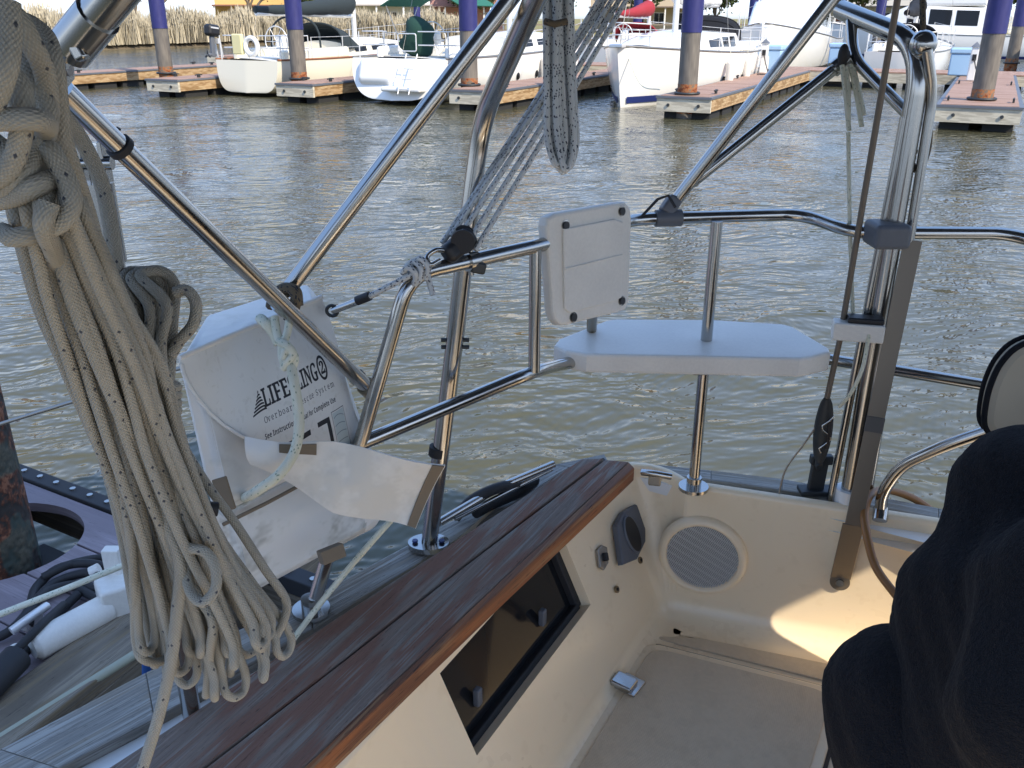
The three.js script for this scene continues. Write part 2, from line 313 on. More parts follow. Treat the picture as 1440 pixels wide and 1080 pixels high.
// ---------------------------------------------------------------- water
{
  const R = [0.6]; while (R[R.length - 1] < 620) R.push(R[R.length - 1] * 1.019 + 0.004);
  const NA = 600, pos = [], uv = [], idx = [];
  const waves = []; for (let i = 0; i < 26; i++) { const L = 0.35 * Math.pow(1.085, i), a = 1.15 + (rnd() - 0.5) * 1.7; waves.push([Math.cos(a) * 6.283 / L, Math.sin(a) * 6.283 / L, rnd() * 6.28, 0.0021 * Math.pow(L, 0.75), L]); }
  for (const r of R) for (let k = 0; k < NA; k++) {
    const a = k / NA * 2 * Math.PI, x = Math.cos(a) * r, z = Math.sin(a) * r; let y = 0;
    for (const [kx, kz, p, A, L] of waves) if (r * 0.019 < L * 0.28 && r < 60) y += A * Math.sin(kx * x + kz * z + p);
    pos.push(x, y, z); uv.push(x, z);
  }
  for (let j = 0; j < R.length - 1; j++) for (let k = 0; k < NA; k++) { const a = j * NA + k, b = j * NA + (k + 1) % NA; idx.push(a, b, a + NA, b, b + NA, a + NA); }
  const g = new THREE.BufferGeometry();
  g.setAttribute('position', new THREE.Float32BufferAttribute(pos, 3)); g.setAttribute('uv', new THREE.Float32BufferAttribute(uv, 2)); g.setIndex(idx); g.computeVertexNormals();
  const nn = g.attributes.normal; if (nn.getY(5000) < 0) { for (let i = 0; i < idx.length; i += 3) { const t = idx[i]; idx[i] = idx[i + 1]; idx[i + 1] = t; } g.setIndex(idx); g.computeVertexNormals(); }
  // fine ripples: sum of tiling sine trains with warped phase, 7 m tile
  const S = 1152, h = new Float32Array(S * S), comps = [], w1 = vnoise(13, 13, 301), w2 = vnoise(13, 13, 302), am = vnoise(5, 5, 303), am2 = vnoise(28, 28, 304);
  for (let i = 0; i < 30; i++) { const L = 0.05 * Math.pow(1.075, i), a = 1.35 + (rnd() + rnd() - 1) * 1.15, f = 7 / L; comps.push([Math.round(Math.cos(a) * f), Math.round(Math.sin(a) * f), rnd() + 900, Math.pow(L, 0.7)]); }
  const LUT = new Float32Array(4096); for (let i = 0; i < 4096; i++) LUT[i] = Math.sin(i / 4096 * 6.283185);
  let mx = 0;
  for (let j = 0; j < S; j++) for (let i = 0; i < S; i++) {
    const u = i / S, v = j / S, wu = u + 0.036 * w1(u, v), wv = v + 0.036 * w2(u, v), e = 0.2 + 0.8 * am(u, v) + 0.5 * am2(u, v); let y = 0;
    for (const [a, b, p, A] of comps) { y += A * LUT[((a * wu + b * wv + p) * 4096) & 4095]; }
    h[j * S + i] = y * e; mx = Math.max(mx, Math.abs(y * e));
  }
  const bump = tex(S, S, (u, v, i, j) => 0.5 + 0.5 * h[j * S + i] / mx, false, 1 / 7, 1 / 7);
  const wm = phy({ color: lin(0.072, 0.069, 0.04), roughness: 0.05, ior: 1.38, bumpMap: bump, bumpScale: 0.037 });
  struct('water', g, wm);
}
// ---------------------------------------------------------------- far shore: bank, lawn, reeds, trees, houses
const shore = [[-160, -20], [-60, -44], [-30, -62], [-20, -82], [0, -92], [30, -94], [70, -86], [130, -64], [220, -20]];
{
  const grass = vnoise(60, 60, 400), g2 = vnoise(9, 9, 401);
  const lawn = std({ map: tex(512, 512, (u, v) => { const k = grass(u, v) * 0.5 + g2(u, v) * 0.5; return mix3([0.42, 0.4, 0.2], [0.58, 0.52, 0.32], k); }, true, 1 / 14, 1 / 14), roughness: 1 });
  const mud = std({ color: lin(0.13, 0.1, 0.06), roughness: 0.95 });
  const P = (u) => { const f = u * (shore.length - 1), i = Math.min(shore.length - 2, Math.floor(f)), k = f - i; return [shore[i][0] * (1 - k) + shore[i + 1][0] * k, shore[i][1] * (1 - k) + shore[i + 1][1] * k]; };
  const bank = (d0, y0, d1, y1, nv) => { const s = sheet((u, v) => { const [x, z] = P(u), d = d0 + (d1 - d0) * v, w = Math.sin(u * 90) * 0.25 * (v < 0.01 ? 1 : 0), l = Math.hypot(x, z); return V(x + x / l * (d + w), y0 + (y1 - y0) * v, z + z / l * (d + w)); }, 160, nv); const p = s.attributes.position, uv = s.attributes.uv; for (let i = 0; i < p.count; i++) uv.setXY(i, p.getX(i), p.getZ(i)); return s; };
  struct('mud_bank', bank(-0.4, -0.3, 2.2, 0.42, 2), mud);
  struct('lawn', bank(2.2, 0.42, 420, 1.4, 20), lawn);
}
{ // reed bed along the left shore
  const blades = [];
  for (let i = 0; i < 9; i++) {
    const x = rr(-0.28, 0.28), z = rr(-0.25, 0.25), h = rr(1.5, 2.35), lx = rr(-0.22, 0.22), lz = rr(-0.15, 0.15), a = rr(0, 3.14), w = rr(0.022, 0.045);
    const cx = Math.cos(a) * w, cz = Math.sin(a) * w;
    const v = [[x - cx, 0, z - cz], [x + cx, 0, z + cz], [x + lx * 0.5 + cx * 0.8, h * 0.6, z + lz * 0.5 + cz * 0.8], [x + lx * 0.5 - cx * 0.8, h * 0.6, z + lz * 0.5 - cz * 0.8], [x + lx, h, z + lz]];
    const g = new THREE.BufferGeometry(); g.setAttribute('position', new THREE.Float32BufferAttribute([0, 1, 2, 0, 2, 3, 3, 2, 4].flatMap(k => v[k]), 3)); g.computeVertexNormals(); blades.push(g);
    if (i % 2) { const pl = new THREE.ConeGeometry(0.045, 0.4, 4); pl.translate(x + lx, h + 0.08, z + lz); blades.push(pl); }
  }
  const geo = join(blades), N = 9000, im = new THREE.InstancedMesh(geo, std({ color: 0xffffff, roughness: 1 }), N);
  im.name = 'reed_bed'; im.userData.kind = 'stuff'; tag(im, 'tall pale dry reeds lining the far bank', 'reeds', null, 'stuff');
  const m = new THREE.Matrix4(), q = new THREE.Quaternion(), c = new THREE.Color();
  for (let i = 0; i < N; i++) {
    const u = rnd() * 2.75 + 1.0, k = Math.min(shore.length - 2, Math.floor(u)), f = u - k, x = shore[k][0] * (1 - f) + shore[k + 1][0] * f, z = shore[k][1] * (1 - f) + shore[k + 1][1] * f, l = Math.hypot(x, z), d = 1.2 + 4.5 * Math.pow(rnd(), 1.5), s = rr(0.68, 1.02) * (0.9 + 0.14 * Math.sin(u * 23) + 0.1 * Math.sin(u * 61));
    q.setFromEuler(new THREE.Euler(rr(-0.16, 0.16), rnd() * 6.28, rr(-0.16, 0.16))); m.compose(V(x + x / l * d + rr(-0.6, 0.6), 0.25 + 0.05 * d, z + z / l * d), q, V(s, s, s)); im.setMatrixAt(i, m);
    const t = rnd(); c.setRGB(0.42 + 0.2 * t, 0.365 + 0.175 * t, 0.26 + 0.13 * t).multiplyScalar((t < 0.14 ? 0.4 : 1) * (0.82 + 0.18 * Math.sin(u * 37) * Math.sin(u * 91))); im.setColorAt(i, c);
  }
  scene.add(im);
}
// trees: trunk and limbs (one mesh), crown of leaf-sized faces
function treeGeo(h, bare, s) {
  seed = s; const limbs = [], leaves = [];
  const grow = (p, d, len, r, lev) => {
    const q = p.clone().addScaledVector(d, len), mid = p.clone().lerp(q, 0.5).add(V(rr(-1, 1), rr(-0.3, 0.5), rr(-1, 1)).multiplyScalar(len * 0.07));
    limbs.push(tubeThrough([p, mid, q], (t) => r * (1 - 0.42 * t), lev < 2 ? 7 : 4));
    if (lev >= 2) { const n = bare ? 7 : 34; for (let i = 0; i < n; i++) { const c = p.clone().lerp(q, rr(0.1, 1.1)).add(V(rr(-1, 1), rr(-1, 1), rr(-1, 1)).multiplyScalar(bare ? 0.5 : 0.75)); const a = V(rr(-1, 1), rr(-1, 1), rr(-1, 1)).normalize(), b = a.clone().cross(V(rr(-1, 1), rr(-1, 1), rr(-1, 1))).normalize(), sz = bare ? rr(0.05, 0.12) : rr(0.1, 0.22); leaves.push(c.clone().addScaledVector(a, sz), c.clone().addScaledVector(b, sz * 0.7), c.clone().addScaledVector(a, -sz), c.clone().addScaledVector(a, sz), c.clone().addScaledVector(a, -sz), c.clone().addScaledVector(b, -sz * 0.7)); } }
    if (lev < 4) { const n = lev ? 3 : 5; for (let i = 0; i < n; i++) { const nd = d.clone().multiplyScalar(0.7).add(V(rr(-1, 1), rr(-0.1, 0.6), rr(-1, 1)).multiplyScalar(0.75)).normalize(); grow(p.clone().lerp(q, rr(0.5, 1)), nd, len * rr(0.6, 0.8), r * 0.55, lev + 1); } }
  };
  grow(V(0, 0, 0), V(rr(-0.06, 0.06), 1, rr(-0.06, 0.06)).normalize(), h * 0.32, h * 0.022, 0);
  const lg = new THREE.BufferGeometry(); lg.setAttribute('position', new THREE.Float32BufferAttribute(leaves.flatMap(v => [v.x, v.y, v.z]), 3)); lg.computeVertexNormals();
  return [join(limbs), lg];
}
{
  const bark = std({ color: lin(0.13, 0.1, 0.075), roughness: 1 }), cols = [lin(0.2, 0.14, 0.08), lin(0.055, 0.075, 0.025), lin(0.1, 0.12, 0.035)].map(c => std({ color: c, roughness: 0.95, side: THREE.DoubleSide }));
  const kinds = [[9, true, 5], [8, false, 17], [7, false, 29]].map(a => treeGeo(...a));
  const names = ['bare winter tree with thin brown twigs behind the reeds', 'dark evergreen tree standing on the lawn beyond the marina', 'yellowish green tree on the lawn beyond the marina'];
  const rows = [[-46, -66, 0], [-38, -72, 0], [-31, -84, 0], [-25, -92, 0], [-21, -99, 2], [-15, -106, 0], [-36, -92, 0], [-5, -112, 1], [4, -108, 2], [14, -110, 1], [22, -104, 1], [30, -108, 2], [37, -102, 1], [45, -104, 1], [52, -98, 2], [60, -94, 1], [68, -92, 1], [-60, -70, 1], [80, -85, 2]];
  for (const [x, z, k] of rows) {
    const t = thing(['bare_tree', 'evergreen_tree', 'leafy_tree'][k], names[k], 'tree', V(x, 0.45, z), ['bare trees behind the reeds', 'evergreen trees beyond the marina', 'yellowish trees beyond the marina'][k]);
    t.rotation.y = (x * 7.3) % 6.28; t.scale.setScalar(0.85 + (Math.abs(x * 3.7) % 1) * 0.4);
    lpart('trunk', kinds[k][0], bark, t); lpart('crown', kinds[k][1], cols[k], t);
  }
  seed = 99;
}
function house(x, z, w, d, h, turn, wallC, roofC, label) {
  const t = thing('house', label, 'house', V(x, 0.5, z)); t.rotation.y = turn;
  const wm = std({ color: wallC, roughness: 0.85 }), rm = std({ color: roofC, roughness: 0.9 }), tr = M.white, gl = M.glassDark;
  const b = new THREE.BoxGeometry(w, h, d); b.translate(0, h / 2, 0); lpart('wall', b, wm, t);
  const s = new THREE.Shape([new THREE.Vector2(-d / 2 - 0.5, 0), new THREE.Vector2(d / 2 + 0.5, 0), new THREE.Vector2(0, d * 0.3)]);
  const r = new THREE.ExtrudeGeometry(s, { depth: w + 0.8, bevelEnabled: false }); r.rotateY(Math.PI / 2); r.translate(-w / 2 - 0.4, h, 0); lpart('roof', r, rm, t);
  const n = Math.max(2, Math.round(w / 2.6));
  for (let i = 0; i < n; i++) for (let f = 0; f < Math.floor(h / 2.8); f++) {
    const cx = -w / 2 + (i + 0.5) * w / n, cy = 1.5 + f * 2.8;
    if (i === 1 && f === 0) { const dg = new THREE.BoxGeometry(1, 2.1, 0.08); dg.translate(cx, 1.06, d / 2 + 0.04); lpart('door', dg, std({ color: lin(0.25, 0.1, 0.06), roughness: 0.6 }), t); continue; }
    const fr = new THREE.BoxGeometry(1.3, 1.4, 0.1); fr.translate(cx, cy, d / 2 + 0.03); const wd = lpart('window', fr, tr, t);
    for (const sx of [-1, 1]) { const p = new THREE.BoxGeometry(0.54, 1.2, 0.04); p.translate(cx + sx * 0.3, cy, d / 2 + 0.08); lpart('pane', p, gl, wd); }
  }
  for (let i = 0; i <= 4; i++) { const p = new THREE.BoxGeometry(0.16, 2.7, 0.16); p.translate(-w / 2 + i * w / 4, 1.35, d / 2 + 2.2); lpart('porch_post', p, tr, t); }
  const pr = new THREE.BoxGeometry(w + 0.4, 0.14, 2.5); pr.translate(0, 2.78, d / 2 + 1.2); lpart('porch_roof', pr, rm, t);
}
house(-27.5, -107, 10, 8, 5.8, 0.25, lin(0.62, 0.42, 0.16), lin(0.2, 0.1, 0.07), 'ochre two storey house beyond the reeds');
house(-14.5, -105, 11, 8, 5.8, 0.1, lin(0.75, 0.74, 0.7), lin(0.3, 0.27, 0.25), 'white house with long porch behind the green sail cover');
house(-5.5, -118, 9, 8, 5.6, 0, lin(0.55, 0.3, 0.25), lin(0.15, 0.1, 0.09), 'pinkish brick house behind the yellow lawn');
house(16, -122, 12, 8, 5.8, -0.1, lin(0.5, 0.42, 0.3), lin(0.18, 0.14, 0.12), 'tan house between evergreen trees');
house(42, -116, 12, 8, 5.8, -0.3, lin(0.7, 0.68, 0.62), lin(0.12, 0.12, 0.13), 'white house with dark roof among trees beyond the marina');
{ // post and rail fence on the lawn edge
  for (const [x0, z0, x1, z1, lab] of [[-16, -92, 8, -97, 'weathered post and rail fence on the lawn behind the sailboats'], [12, -96, 44, -95, 'weathered post and rail fence below the evergreen trees']]) {
    const a = V(x0, 0.5, z0), b = V(x1, 0.5, z1), t = thing('rail_fence', lab, 'fence', a.clone()), n = Math.round(a.distanceTo(b) / 2.2);
    for (let i = 0; i <= n; i++) { const p = a.clone().lerp(b, i / n); part('post', beam(p, p.clone().add(V(0, 1.15, 0)), 0.12, 0.12, V(1, 0, 0)), M.dockTimber, t); }
    for (const y of [0.45, 0.95]) part('rail', beam(a.clone().add(V(0, y, 0.09)), b.clone().add(V(0, y, 0.09)), 0.05, 0.14), M.dockTimber, t);
  }
}
// ---------------------------------------------------------------- marina: floating docks on one bearing, piles
const AZ = 27 * Math.PI / 180, MD = V(Math.sin(AZ), 0, -Math.cos(AZ)), MN = V(Math.cos(AZ), 0, Math.sin(AZ));
const deckY = 0.5;
function dock(name, label, end, L, wid, group, boards = true) {
  const t = thing(name, label, 'dock', V(end.x, 0, end.z), group);
  t.rotation.y = -AZ; // local -z runs along the dock, +x is its right side
  const bx = (x0, x1, y0, y1, z0, z1, grain) => { const g = new THREE.BoxGeometry(x1 - x0, y1 - y0, z1 - z0); g.translate((x0 + x1) / 2, (y0 + y1) / 2, (z0 + z1) / 2); return shiftUV(boxUV(g, grain ?? V(1, 0, 0)), rnd() * 5, rnd() * 5); };
  const h = wid / 2, n = Math.round(L / 0.62);
  if (boards) for (let i = 0; i < n; i++) { const z = -i * L / n; lpart('deck_panel', bx(-h + 0.02, h - 0.02, deckY - 0.035, deckY + rr(-0.004, 0.004), z - L / n + 0.014, z - 0.008), M.farDeck, t); }
  else lpart('deck_panel', bx(-h + 0.02, h - 0.02, deckY - 0.035, deckY, -L, 0), M.farDeck, t);
  for (const s of [-1, 1]) {
    lpart('fascia_board', bx(s > 0 ? h - 0.02 : -h - 0.04, s > 0 ? h + 0.04 : -h + 0.02, 0.18, deckY - 0.045, -L, 0, V(0, 0, 1)), M.fascia, t);
    lpart('rub_strip', bx(s > 0 ? h - 0.03 : -h - 0.06, s > 0 ? h + 0.06 : -h + 0.03, deckY - 0.06, deckY - 0.012, -L - 0.003, 0.045, V(0, 0, 1)), M.greyPlastic, t);
  }
  lpart('end_board', bx(-h - 0.04, h + 0.04, 0.16, deckY - 0.045, 0.003, 0.07), M.endBoard, t);
  lpart('end_rub_strip', bx(-h - 0.06, h + 0.06, deckY - 0.058, deckY - 0.01, 0.048, 0.1), M.greyPlastic, t);
  for (let i = 0; i < Math.floor(L / 1.1); i++) for (const s of [-1, 1]) { const z = -0.25 - i * 1.1; lpart('float', bx(s > 0 ? 0.12 : -h + 0.05, s > 0 ? h - 0.05 : -0.12, -0.25, 0.178, z - 0.85, z), M.float, t); }
  for (const s of [-1, 1]) { const b = new THREE.CylinderGeometry(0.035, 0.035, 0.03, 8); b.rotateX(Math.PI / 2); b.translate(s * h * 0.6, 0.3, 0.085); lpart('bolt', b, M.lead, t); }
  for (const z of [-0.9, -L * 0.55]) for (const s of [-1, 1]) { const c = tubeThrough([V(s * (h - 0.12), deckY + 0.07, z - 0.13), V(s * (h - 0.12), deckY + 0.085, z), V(s * (h - 0.12), deckY + 0.07, z + 0.13)], 0.018, 6), d = bx(s * (h - 0.12) - 0.02, s * (h - 0.12) + 0.02, deckY + 0.005, deckY + 0.08, z - 0.05, z + 0.05); lpart('cleat', [c, d], M.lead, t); }
  return t;
}
M.endBoard = std({ map: woodTex([0xb9b19f, 0xcfc7b3, 0xa59d8c], 83), roughness: 0.85 });
const ends = [[-14.4, -28.9], [-9.87, -26.55], [-5.72, -24.75], [-0.95, -22.5], [3.82, -20.6], [9.24, -18.35]].map(([x, z]) => V(x, 0, z));
const dockLabels = ['finger dock running past the outboard motor, beside the reeds', 'wooden finger dock left of the boat with the black boom cover',
  'wooden finger dock between the two stern facing sailboats', 'wooden finger dock right of the round sterned sailboat', 'wooden finger dock beside the sailboat with the blue waterline', 'broad pale ended finger dock leading to the blue dock box'];
ends.forEach((e, i) => dock('finger_dock', dockLabels[i], e, 12, i === 5 ? 1.45 : 1.15));
{ // main walkway across the heads of the fingers
  const c = ends[4].clone().addScaledVector(MD, 13.12), a = c.clone().addScaledVector(MN, 18), b = c.clone().addScaledVector(MN, -26);
  const t = thing('walkway_dock', 'long main walkway dock joining the finger docks', 'dock', V(c.x, 0, c.z));
  const nP = 44; for (let i = 0; i < nP; i++) { const p = a.clone().lerp(b, i / nP), q = a.clone().lerp(b, (i + 0.985) / nP); part('deck_panel', boxUV(beam(p.setY(deckY - 0.02), q.setY(deckY - 0.02), 2.1, 0.04), MD), M.farDeck, t); }
  for (const s of [-1, 1]) { const o = MD.clone().multiplyScalar(s * 1.08); part('fascia_board', boxUV(beam(a.clone().add(o).setY(0.31), b.clone().add(o).setY(0.31), 0.06, 0.28), MN), M.endBoard, t); }
  for (let i = 0; i < 36; i++) { const p = a.clone().lerp(b, (i + 0.5) / 36); part('float', beam(p.clone().addScaledVector(MN, -0.45).setY(-0.02), p.clone().addScaledVector(MN, 0.45).setY(-0.02), 1.8, 0.36), M.float, t); }
}
function pile(p, label, group, top = 4.6) {
  const t = thing('dock_pile', label, 'pile', V(p.x, 0, p.z), group), R = 0.215;
  const cyl = (y0, y1, r, s) => { const g = new THREE.CylinderGeometry(r, r, y1 - y0, 28, 1); g.translate(0, (y0 + y1) / 2, 0); const u = g.attributes.uv; for (let i = 0; i < u.count; i++) u.setXY(i, u.getX(i) * 1.35 + s, u.getY(i) * (y1 - y0)); return g; };
  lpart('shaft', cyl(-1.2, top - 0.1, R, rnd()), M.pile, t);
  lpart('rust_band', cyl(0.1, 0.5 + rr(0.16, 0.24), R + 0.004, rnd()), M.rust, t);
  lpart('blue_sleeve', cyl(1.8, top, R + 0.012, 0), M.blueSleeve, t);
  const c = new THREE.ConeGeometry(R + 0.03, 0.35, 24); c.translate(0, top + 0.172, 0); lpart('cap', c, M.white, t);
  const ring = new THREE.TorusGeometry(R + 0.05, 0.03, 6, 24); ring.rotateX(Math.PI / 2); ring.translate(0, deckY + 0.035, 0); lpart('collar', ring, M.lead, t);
}
const pL = ['beside the reeds', 'left of the boat with the black boom cover', 'in front of the boat with the black boom cover', 'beside the round sterned sailboat', 'in front of the sailboat with the blue waterline', 'on the broad pale ended dock'];
ends.forEach((e, i) => { const q = atY([3, 234, 421, 660, 966, 1380][i], [100, 104, 112, 121, 133, 141][i], deckY); pile(q, `blue sleeved rusty footed pile ${pL[i]}`); });
for (const [px, d, l] of [[588, 62, 'distant steel pile with blue sleeve in front of the white house'], [895, 46, 'distant steel pile with blue sleeve behind the mast of the blue striped boat'], [1055, 48, 'distant steel pile with blue sleeve left of the motor cruiser'], [1232, 44, 'distant steel pile with blue sleeve behind the tube crane'], [1428, 33, 'steel pile with blue sleeve behind the broad pale ended dock']]) {
  const r = ray(px, 60); pile(V(r.x * d, 0, r.z * d), l);
}
// dock boxes
function dockBox(px, py, label, w = 1.25) {
  const p = atY(px, py, deckY), t = thing('dock_box', label, 'dock box', V(p.x, deckY + 0.012, p.z)); t.rotation.y = -AZ;
  const g = new RoundedBoxGeometry(0.62, 0.6, w, 2, 0.04); g.translate(0, 0.3, 0); lpart('bin', g, M.boxBlue, t);
  const l = new RoundedBoxGeometry(0.68, 0.16, w + 0.06, 2, 0.05); l.translate(0, 0.68, 0); lpart('lid', l, M.boxBlue, t);
  const h = new THREE.BoxGeometry(0.05, 0.08, 0.12); h.translate(0.345, 0.56, 0); lpart('hasp', h, M.steel, t);
}
dockBox(1086, 98, 'pale blue dock box behind the stern of the blue striped sailboat', 0.9);
dockBox(1178, 93, 'small pale blue dock box beside the motor cruiser', 0.6);
dockBox(1349, 106, 'pale blue dock box left of the pile on the broad dock', 0.95);

// ---------------------------------------------------------------- moored boats: local -z is the bow, +x starboard, y = 0 the waterline
function boatBase(name, label, cat, stern, turn) { const t = thing(name, label, cat, V(stern.x, 0, stern.z)); t.rotation.y = turn; return t; }
function hullShape({ L, B, fs, fb, sternW = 0.8, scoop = 0.5, full = 0.55, draft = 0.38, lift = 0, round = 0.42 }) {
  const half = s => { const k = s < full ? sternW + (1 - sternW) * Math.sin(s / full * Math.PI / 2) : Math.pow(Math.cos((s - full) / (1 - full) * Math.PI / 2), 0.72); return B / 2 * k; };
  const sheer = s => fs + (fb - fs) * s * s - 0.05 * Math.sin(s * Math.PI);
  const pt = (s, q, side) => {   // q 0 at the sheer, 1 at the keel line
    const a = q * Math.PI / 2, y = sheer(s) - (sheer(s) + (draft * (1 - 0.75 * Math.pow(s, 6)) * (1 - lift) + lift * (draft + 0.1) * sstep(0, 0.28, s) - lift * 0.1 - 0 * s)) * Math.sin(a);
    const pinch = s > full ? 1 - 0.45 * q * (s - full) / (1 - full) : 1;
    const x = half(s) * Math.pow(Math.max(0, Math.cos(a)), round + (0.42 - round) * sstep(0, 0.4, s)) * pinch;
    const rakeB = s > 0.8 ? (1 - (y + draft) / (fb + draft)) * 0.5 * (s - 0.8) / 0.2 : 0, rakeS = s < 0.12 ? scoop * (1 - s / 0.12) * (1 - clamp(y / fs)) : 0;
    return V(side * x, y, -s * L + rakeB - (-rakeS));
  };
  return { half, sheer, pt };
}
function buildHull(t, o, mat) {
  const h = hullShape(o), gs = [];
  for (const sd of [-1, 1]) { const g = sheet((u, v) => h.pt(u, v, sd), 40, 14); gs.push(g); }
  lpart('hull', gs, mat ?? M.white, t);
  const tr = sheet((u, v) => { const q = 1 - Math.abs(2 * u - 1), a = h.pt(0, v, u < 0.5 ? -1 : 1); a.x *= Math.abs(2 * u - 1); a.z += 0.05 * q; return a; }, 24, 14);
  lpart('transom', tr, mat ?? M.white, t);
  const dk = sheet((u, v) => { const e = h.pt(v, 0, 1), k = 2 * u - 1; return V(e.x * k * 0.985, e.y + 0.06 * (1 - k * k) - 0.02, e.z); }, 10, 36); lpart('deck', dk, M.boatDeck, t);
  const rails = []; for (const sd of [-1, 1]) { const pts = []; for (let i = 0; i <= 30; i++) { const p = h.pt(i / 30 * 0.995, 0, sd); p.y += 0.02; pts.push(p); } lpart('toe_rail', tubeThrough(pts, 0.028, 5), o.railMat ?? M.boatTrim, t); }
  if (o.stripe) for (const sd of [-1, 1]) {
    const at0 = (s, y) => { let a = 0, b = 1; for (let i = 0; i < 18; i++) { const m = (a + b) / 2; h.pt(s, m, sd).y > y ? a = m : b = m; } const p = h.pt(s, a, sd); p.x += sd * 0.02; return p; };
    lpart('waterline_stripe', sheet((u, v) => at0(0.001 + u * 0.985, o.stripe[0] + v * (o.stripe[1] - o.stripe[0])), 40, 3), o.stripeMat, t);
  }
  return h;
}
M.boatDeck = std({ color: lin(0.72, 0.69, 0.62), roughness: 0.6 });
M.boatTrim = std({ color: lin(0.35, 0.33, 0.3), metalness: 0.8, roughness: 0.4 });
M.woodTrim = std({ color: lin(0.26, 0.1, 0.04), roughness: 0.5 });
M.alu = std({ color: lin(0.75, 0.74, 0.72), metalness: 0.5, roughness: 0.4 });
M.navyPaint = std({ color: lin(0.02, 0.035, 0.16), roughness: 0.35 });
M.creamPaint = phy({ color: lin(0.74, 0.69, 0.56), roughness: 0.35, clearcoat: 0.3, clearcoatRoughness: 0.15 });
function cabin(t, h, L, s0, s1, ht, wk, mat, wins, fwdSlope = 0.5) { // trunk cabin from station s0 (aft) to s1 (fore)
  const fn = (u, v) => { // u across and over, v along
    const s = s0 + (s1 - s0) * v, w = h.half(s) * wk, y0 = h.sheer(s) + 0.02, hh = ht * (v > 1 - fwdSlope ? Math.pow(1 - (v - 1 + fwdSlope) / fwdSlope, 0.8) : 1) * (v < 0.03 ? 1 : 1) + 0.02;
    const k = 2 * u - 1, a = Math.abs(k), x = a > 0.72 ? w * (1 - 0.12 * (1 - (a - 0.72) / 0.28)) : w * 0.88 * a / 0.72, y = a > 0.72 ? hh * (1 - (a - 0.72) / 0.28) : hh + 0.08 * (1 - (a / 0.72) ** 2);
    return V(Math.sign(k) * x, y0 + y - 0.02, -s * L);
  };
  const aft = sheet((u, v) => { const p = fn(u, 0); p.y = h.sheer(s0) + (p.y - h.sheer(s0)) * v; return p; }, 28, 2);
  lpart('cabin', [sheet(fn, 28, 26), aft], mat, t);
  for (const [a, b, y0, y1] of wins) for (const sd of [-1, 1]) {
    const P = (k, y) => { const v = (k - s0) / (s1 - s0), e = sd > 0 ? fn(1, v) : fn(0, v), f = sd > 0 ? fn(0.86, v) : fn(0.14, v); const q = e.lerp(f, y); q.x += sd * 0.012; return q; };
    lpart('window', sheet((u, v) => P(a + (b - a) * u, y0 + (y1 - y0) * v), 4, 2), M.glassDark, t);
  }
  return fn;
}
function lifelines(t, h, L, s0, s1, n, ht = 0.62) {
  for (const sd of [-1, 1]) {
    const base = []; for (let i = 0; i <= n; i++) { const p = h.pt(s0 + (s1 - s0) * i / n, 0, sd); p.x *= 0.97; base.push(p); }
    for (const p of base) lpart('stanchion', bar(p, p.clone().add(V(0, ht, 0)), 0.014, 5), M.alu, t);
    for (const k of [0.5, 1]) lpart('lifeline', tubeThrough(base.map(p => p.clone().add(V(0, ht * k - 0.01, 0))), 0.006, 4), M.alu, t);
  }
}
function pushpit(t, h, L, s = 0.02, ht = 0.65) {
  const a = h.pt(s, 0, -1), b = h.pt(s, 0, 1), c = h.pt(0.13, 0, -1), d = h.pt(0.13, 0, 1); for (const p of [a, b, c, d]) p.x *= 0.95;
  for (const y of [ht, ht * 0.5]) lpart('rail', pipe([c, a, a.clone().setX(a.x * 0.35)].map(p => p.clone().add(V(0, y, 0))), 0.016, 0.3, 6), M.alu, t), lpart('rail', pipe([d, b, b.clone().setX(b.x * 0.35)].map(p => p.clone().add(V(0, y, 0))), 0.016, 0.3, 6), M.alu, t);
  for (const p of [a, b, c, d]) lpart('stanchion', bar(p, p.clone().add(V(0, ht, 0)), 0.016, 5), M.alu, t);
}
function rig(t, h, L, s, H, boomL, boomY, cover, sag = 0.5) {
  const z = -s * L; lpart('mast', tubeThrough([V(0, h.sheer(s), z), V(0, H, z)], 0.085, 10), M.alu, t);
  const a = V(0, boomY, z + 0.1), b = V(0, boomY + 0.06, z + boomL); const bo = lpart('boom', bar(a, b, 0.06, 8), M.alu, t);
  if (cover) { const pts = []; for (let i = 0; i <= 18; i++) { const k = i / 18; pts.push(V(0.02 * Math.sin(k * 17), a.y + (b.y - a.y) * k + 0.1 + 0.3 * Math.pow(1 - k, 2), a.z + (b.z - a.z) * k)); } lpart('sail_cover', tubeThrough(pts, (k) => (0.1 + 0.24 * Math.pow(1 - k, 1.3)) * (k < 0.02 ? 0.6 : 1) * (1 + 0.06 * Math.sin(k * 40)), 12), cover, bo); }
  for (const sd of [-1, 1]) { const p = h.pt(s - 0.01, 0, sd); p.x *= 0.93; lpart('shroud', bar(p, V(sd * 0.05, H * 0.97, z), 0.006, 4), M.wire, t); }
  lpart('backstay', bar(h.pt(0.01, 0, 1).setX(0.02), V(0, H - 0.1, z + 0.05), 0.006, 4), M.wire, t); lpart('forestay', bar(h.pt(0.985, 0, 1).setX(0), V(0, H - 0.2, z - 0.05), 0.012, 4), M.wire, t);
  lpart('spreader', bar(V(-0.9, H * 0.55, z), V(0.9, H * 0.55, z), 0.025, 5), M.alu, t);
}
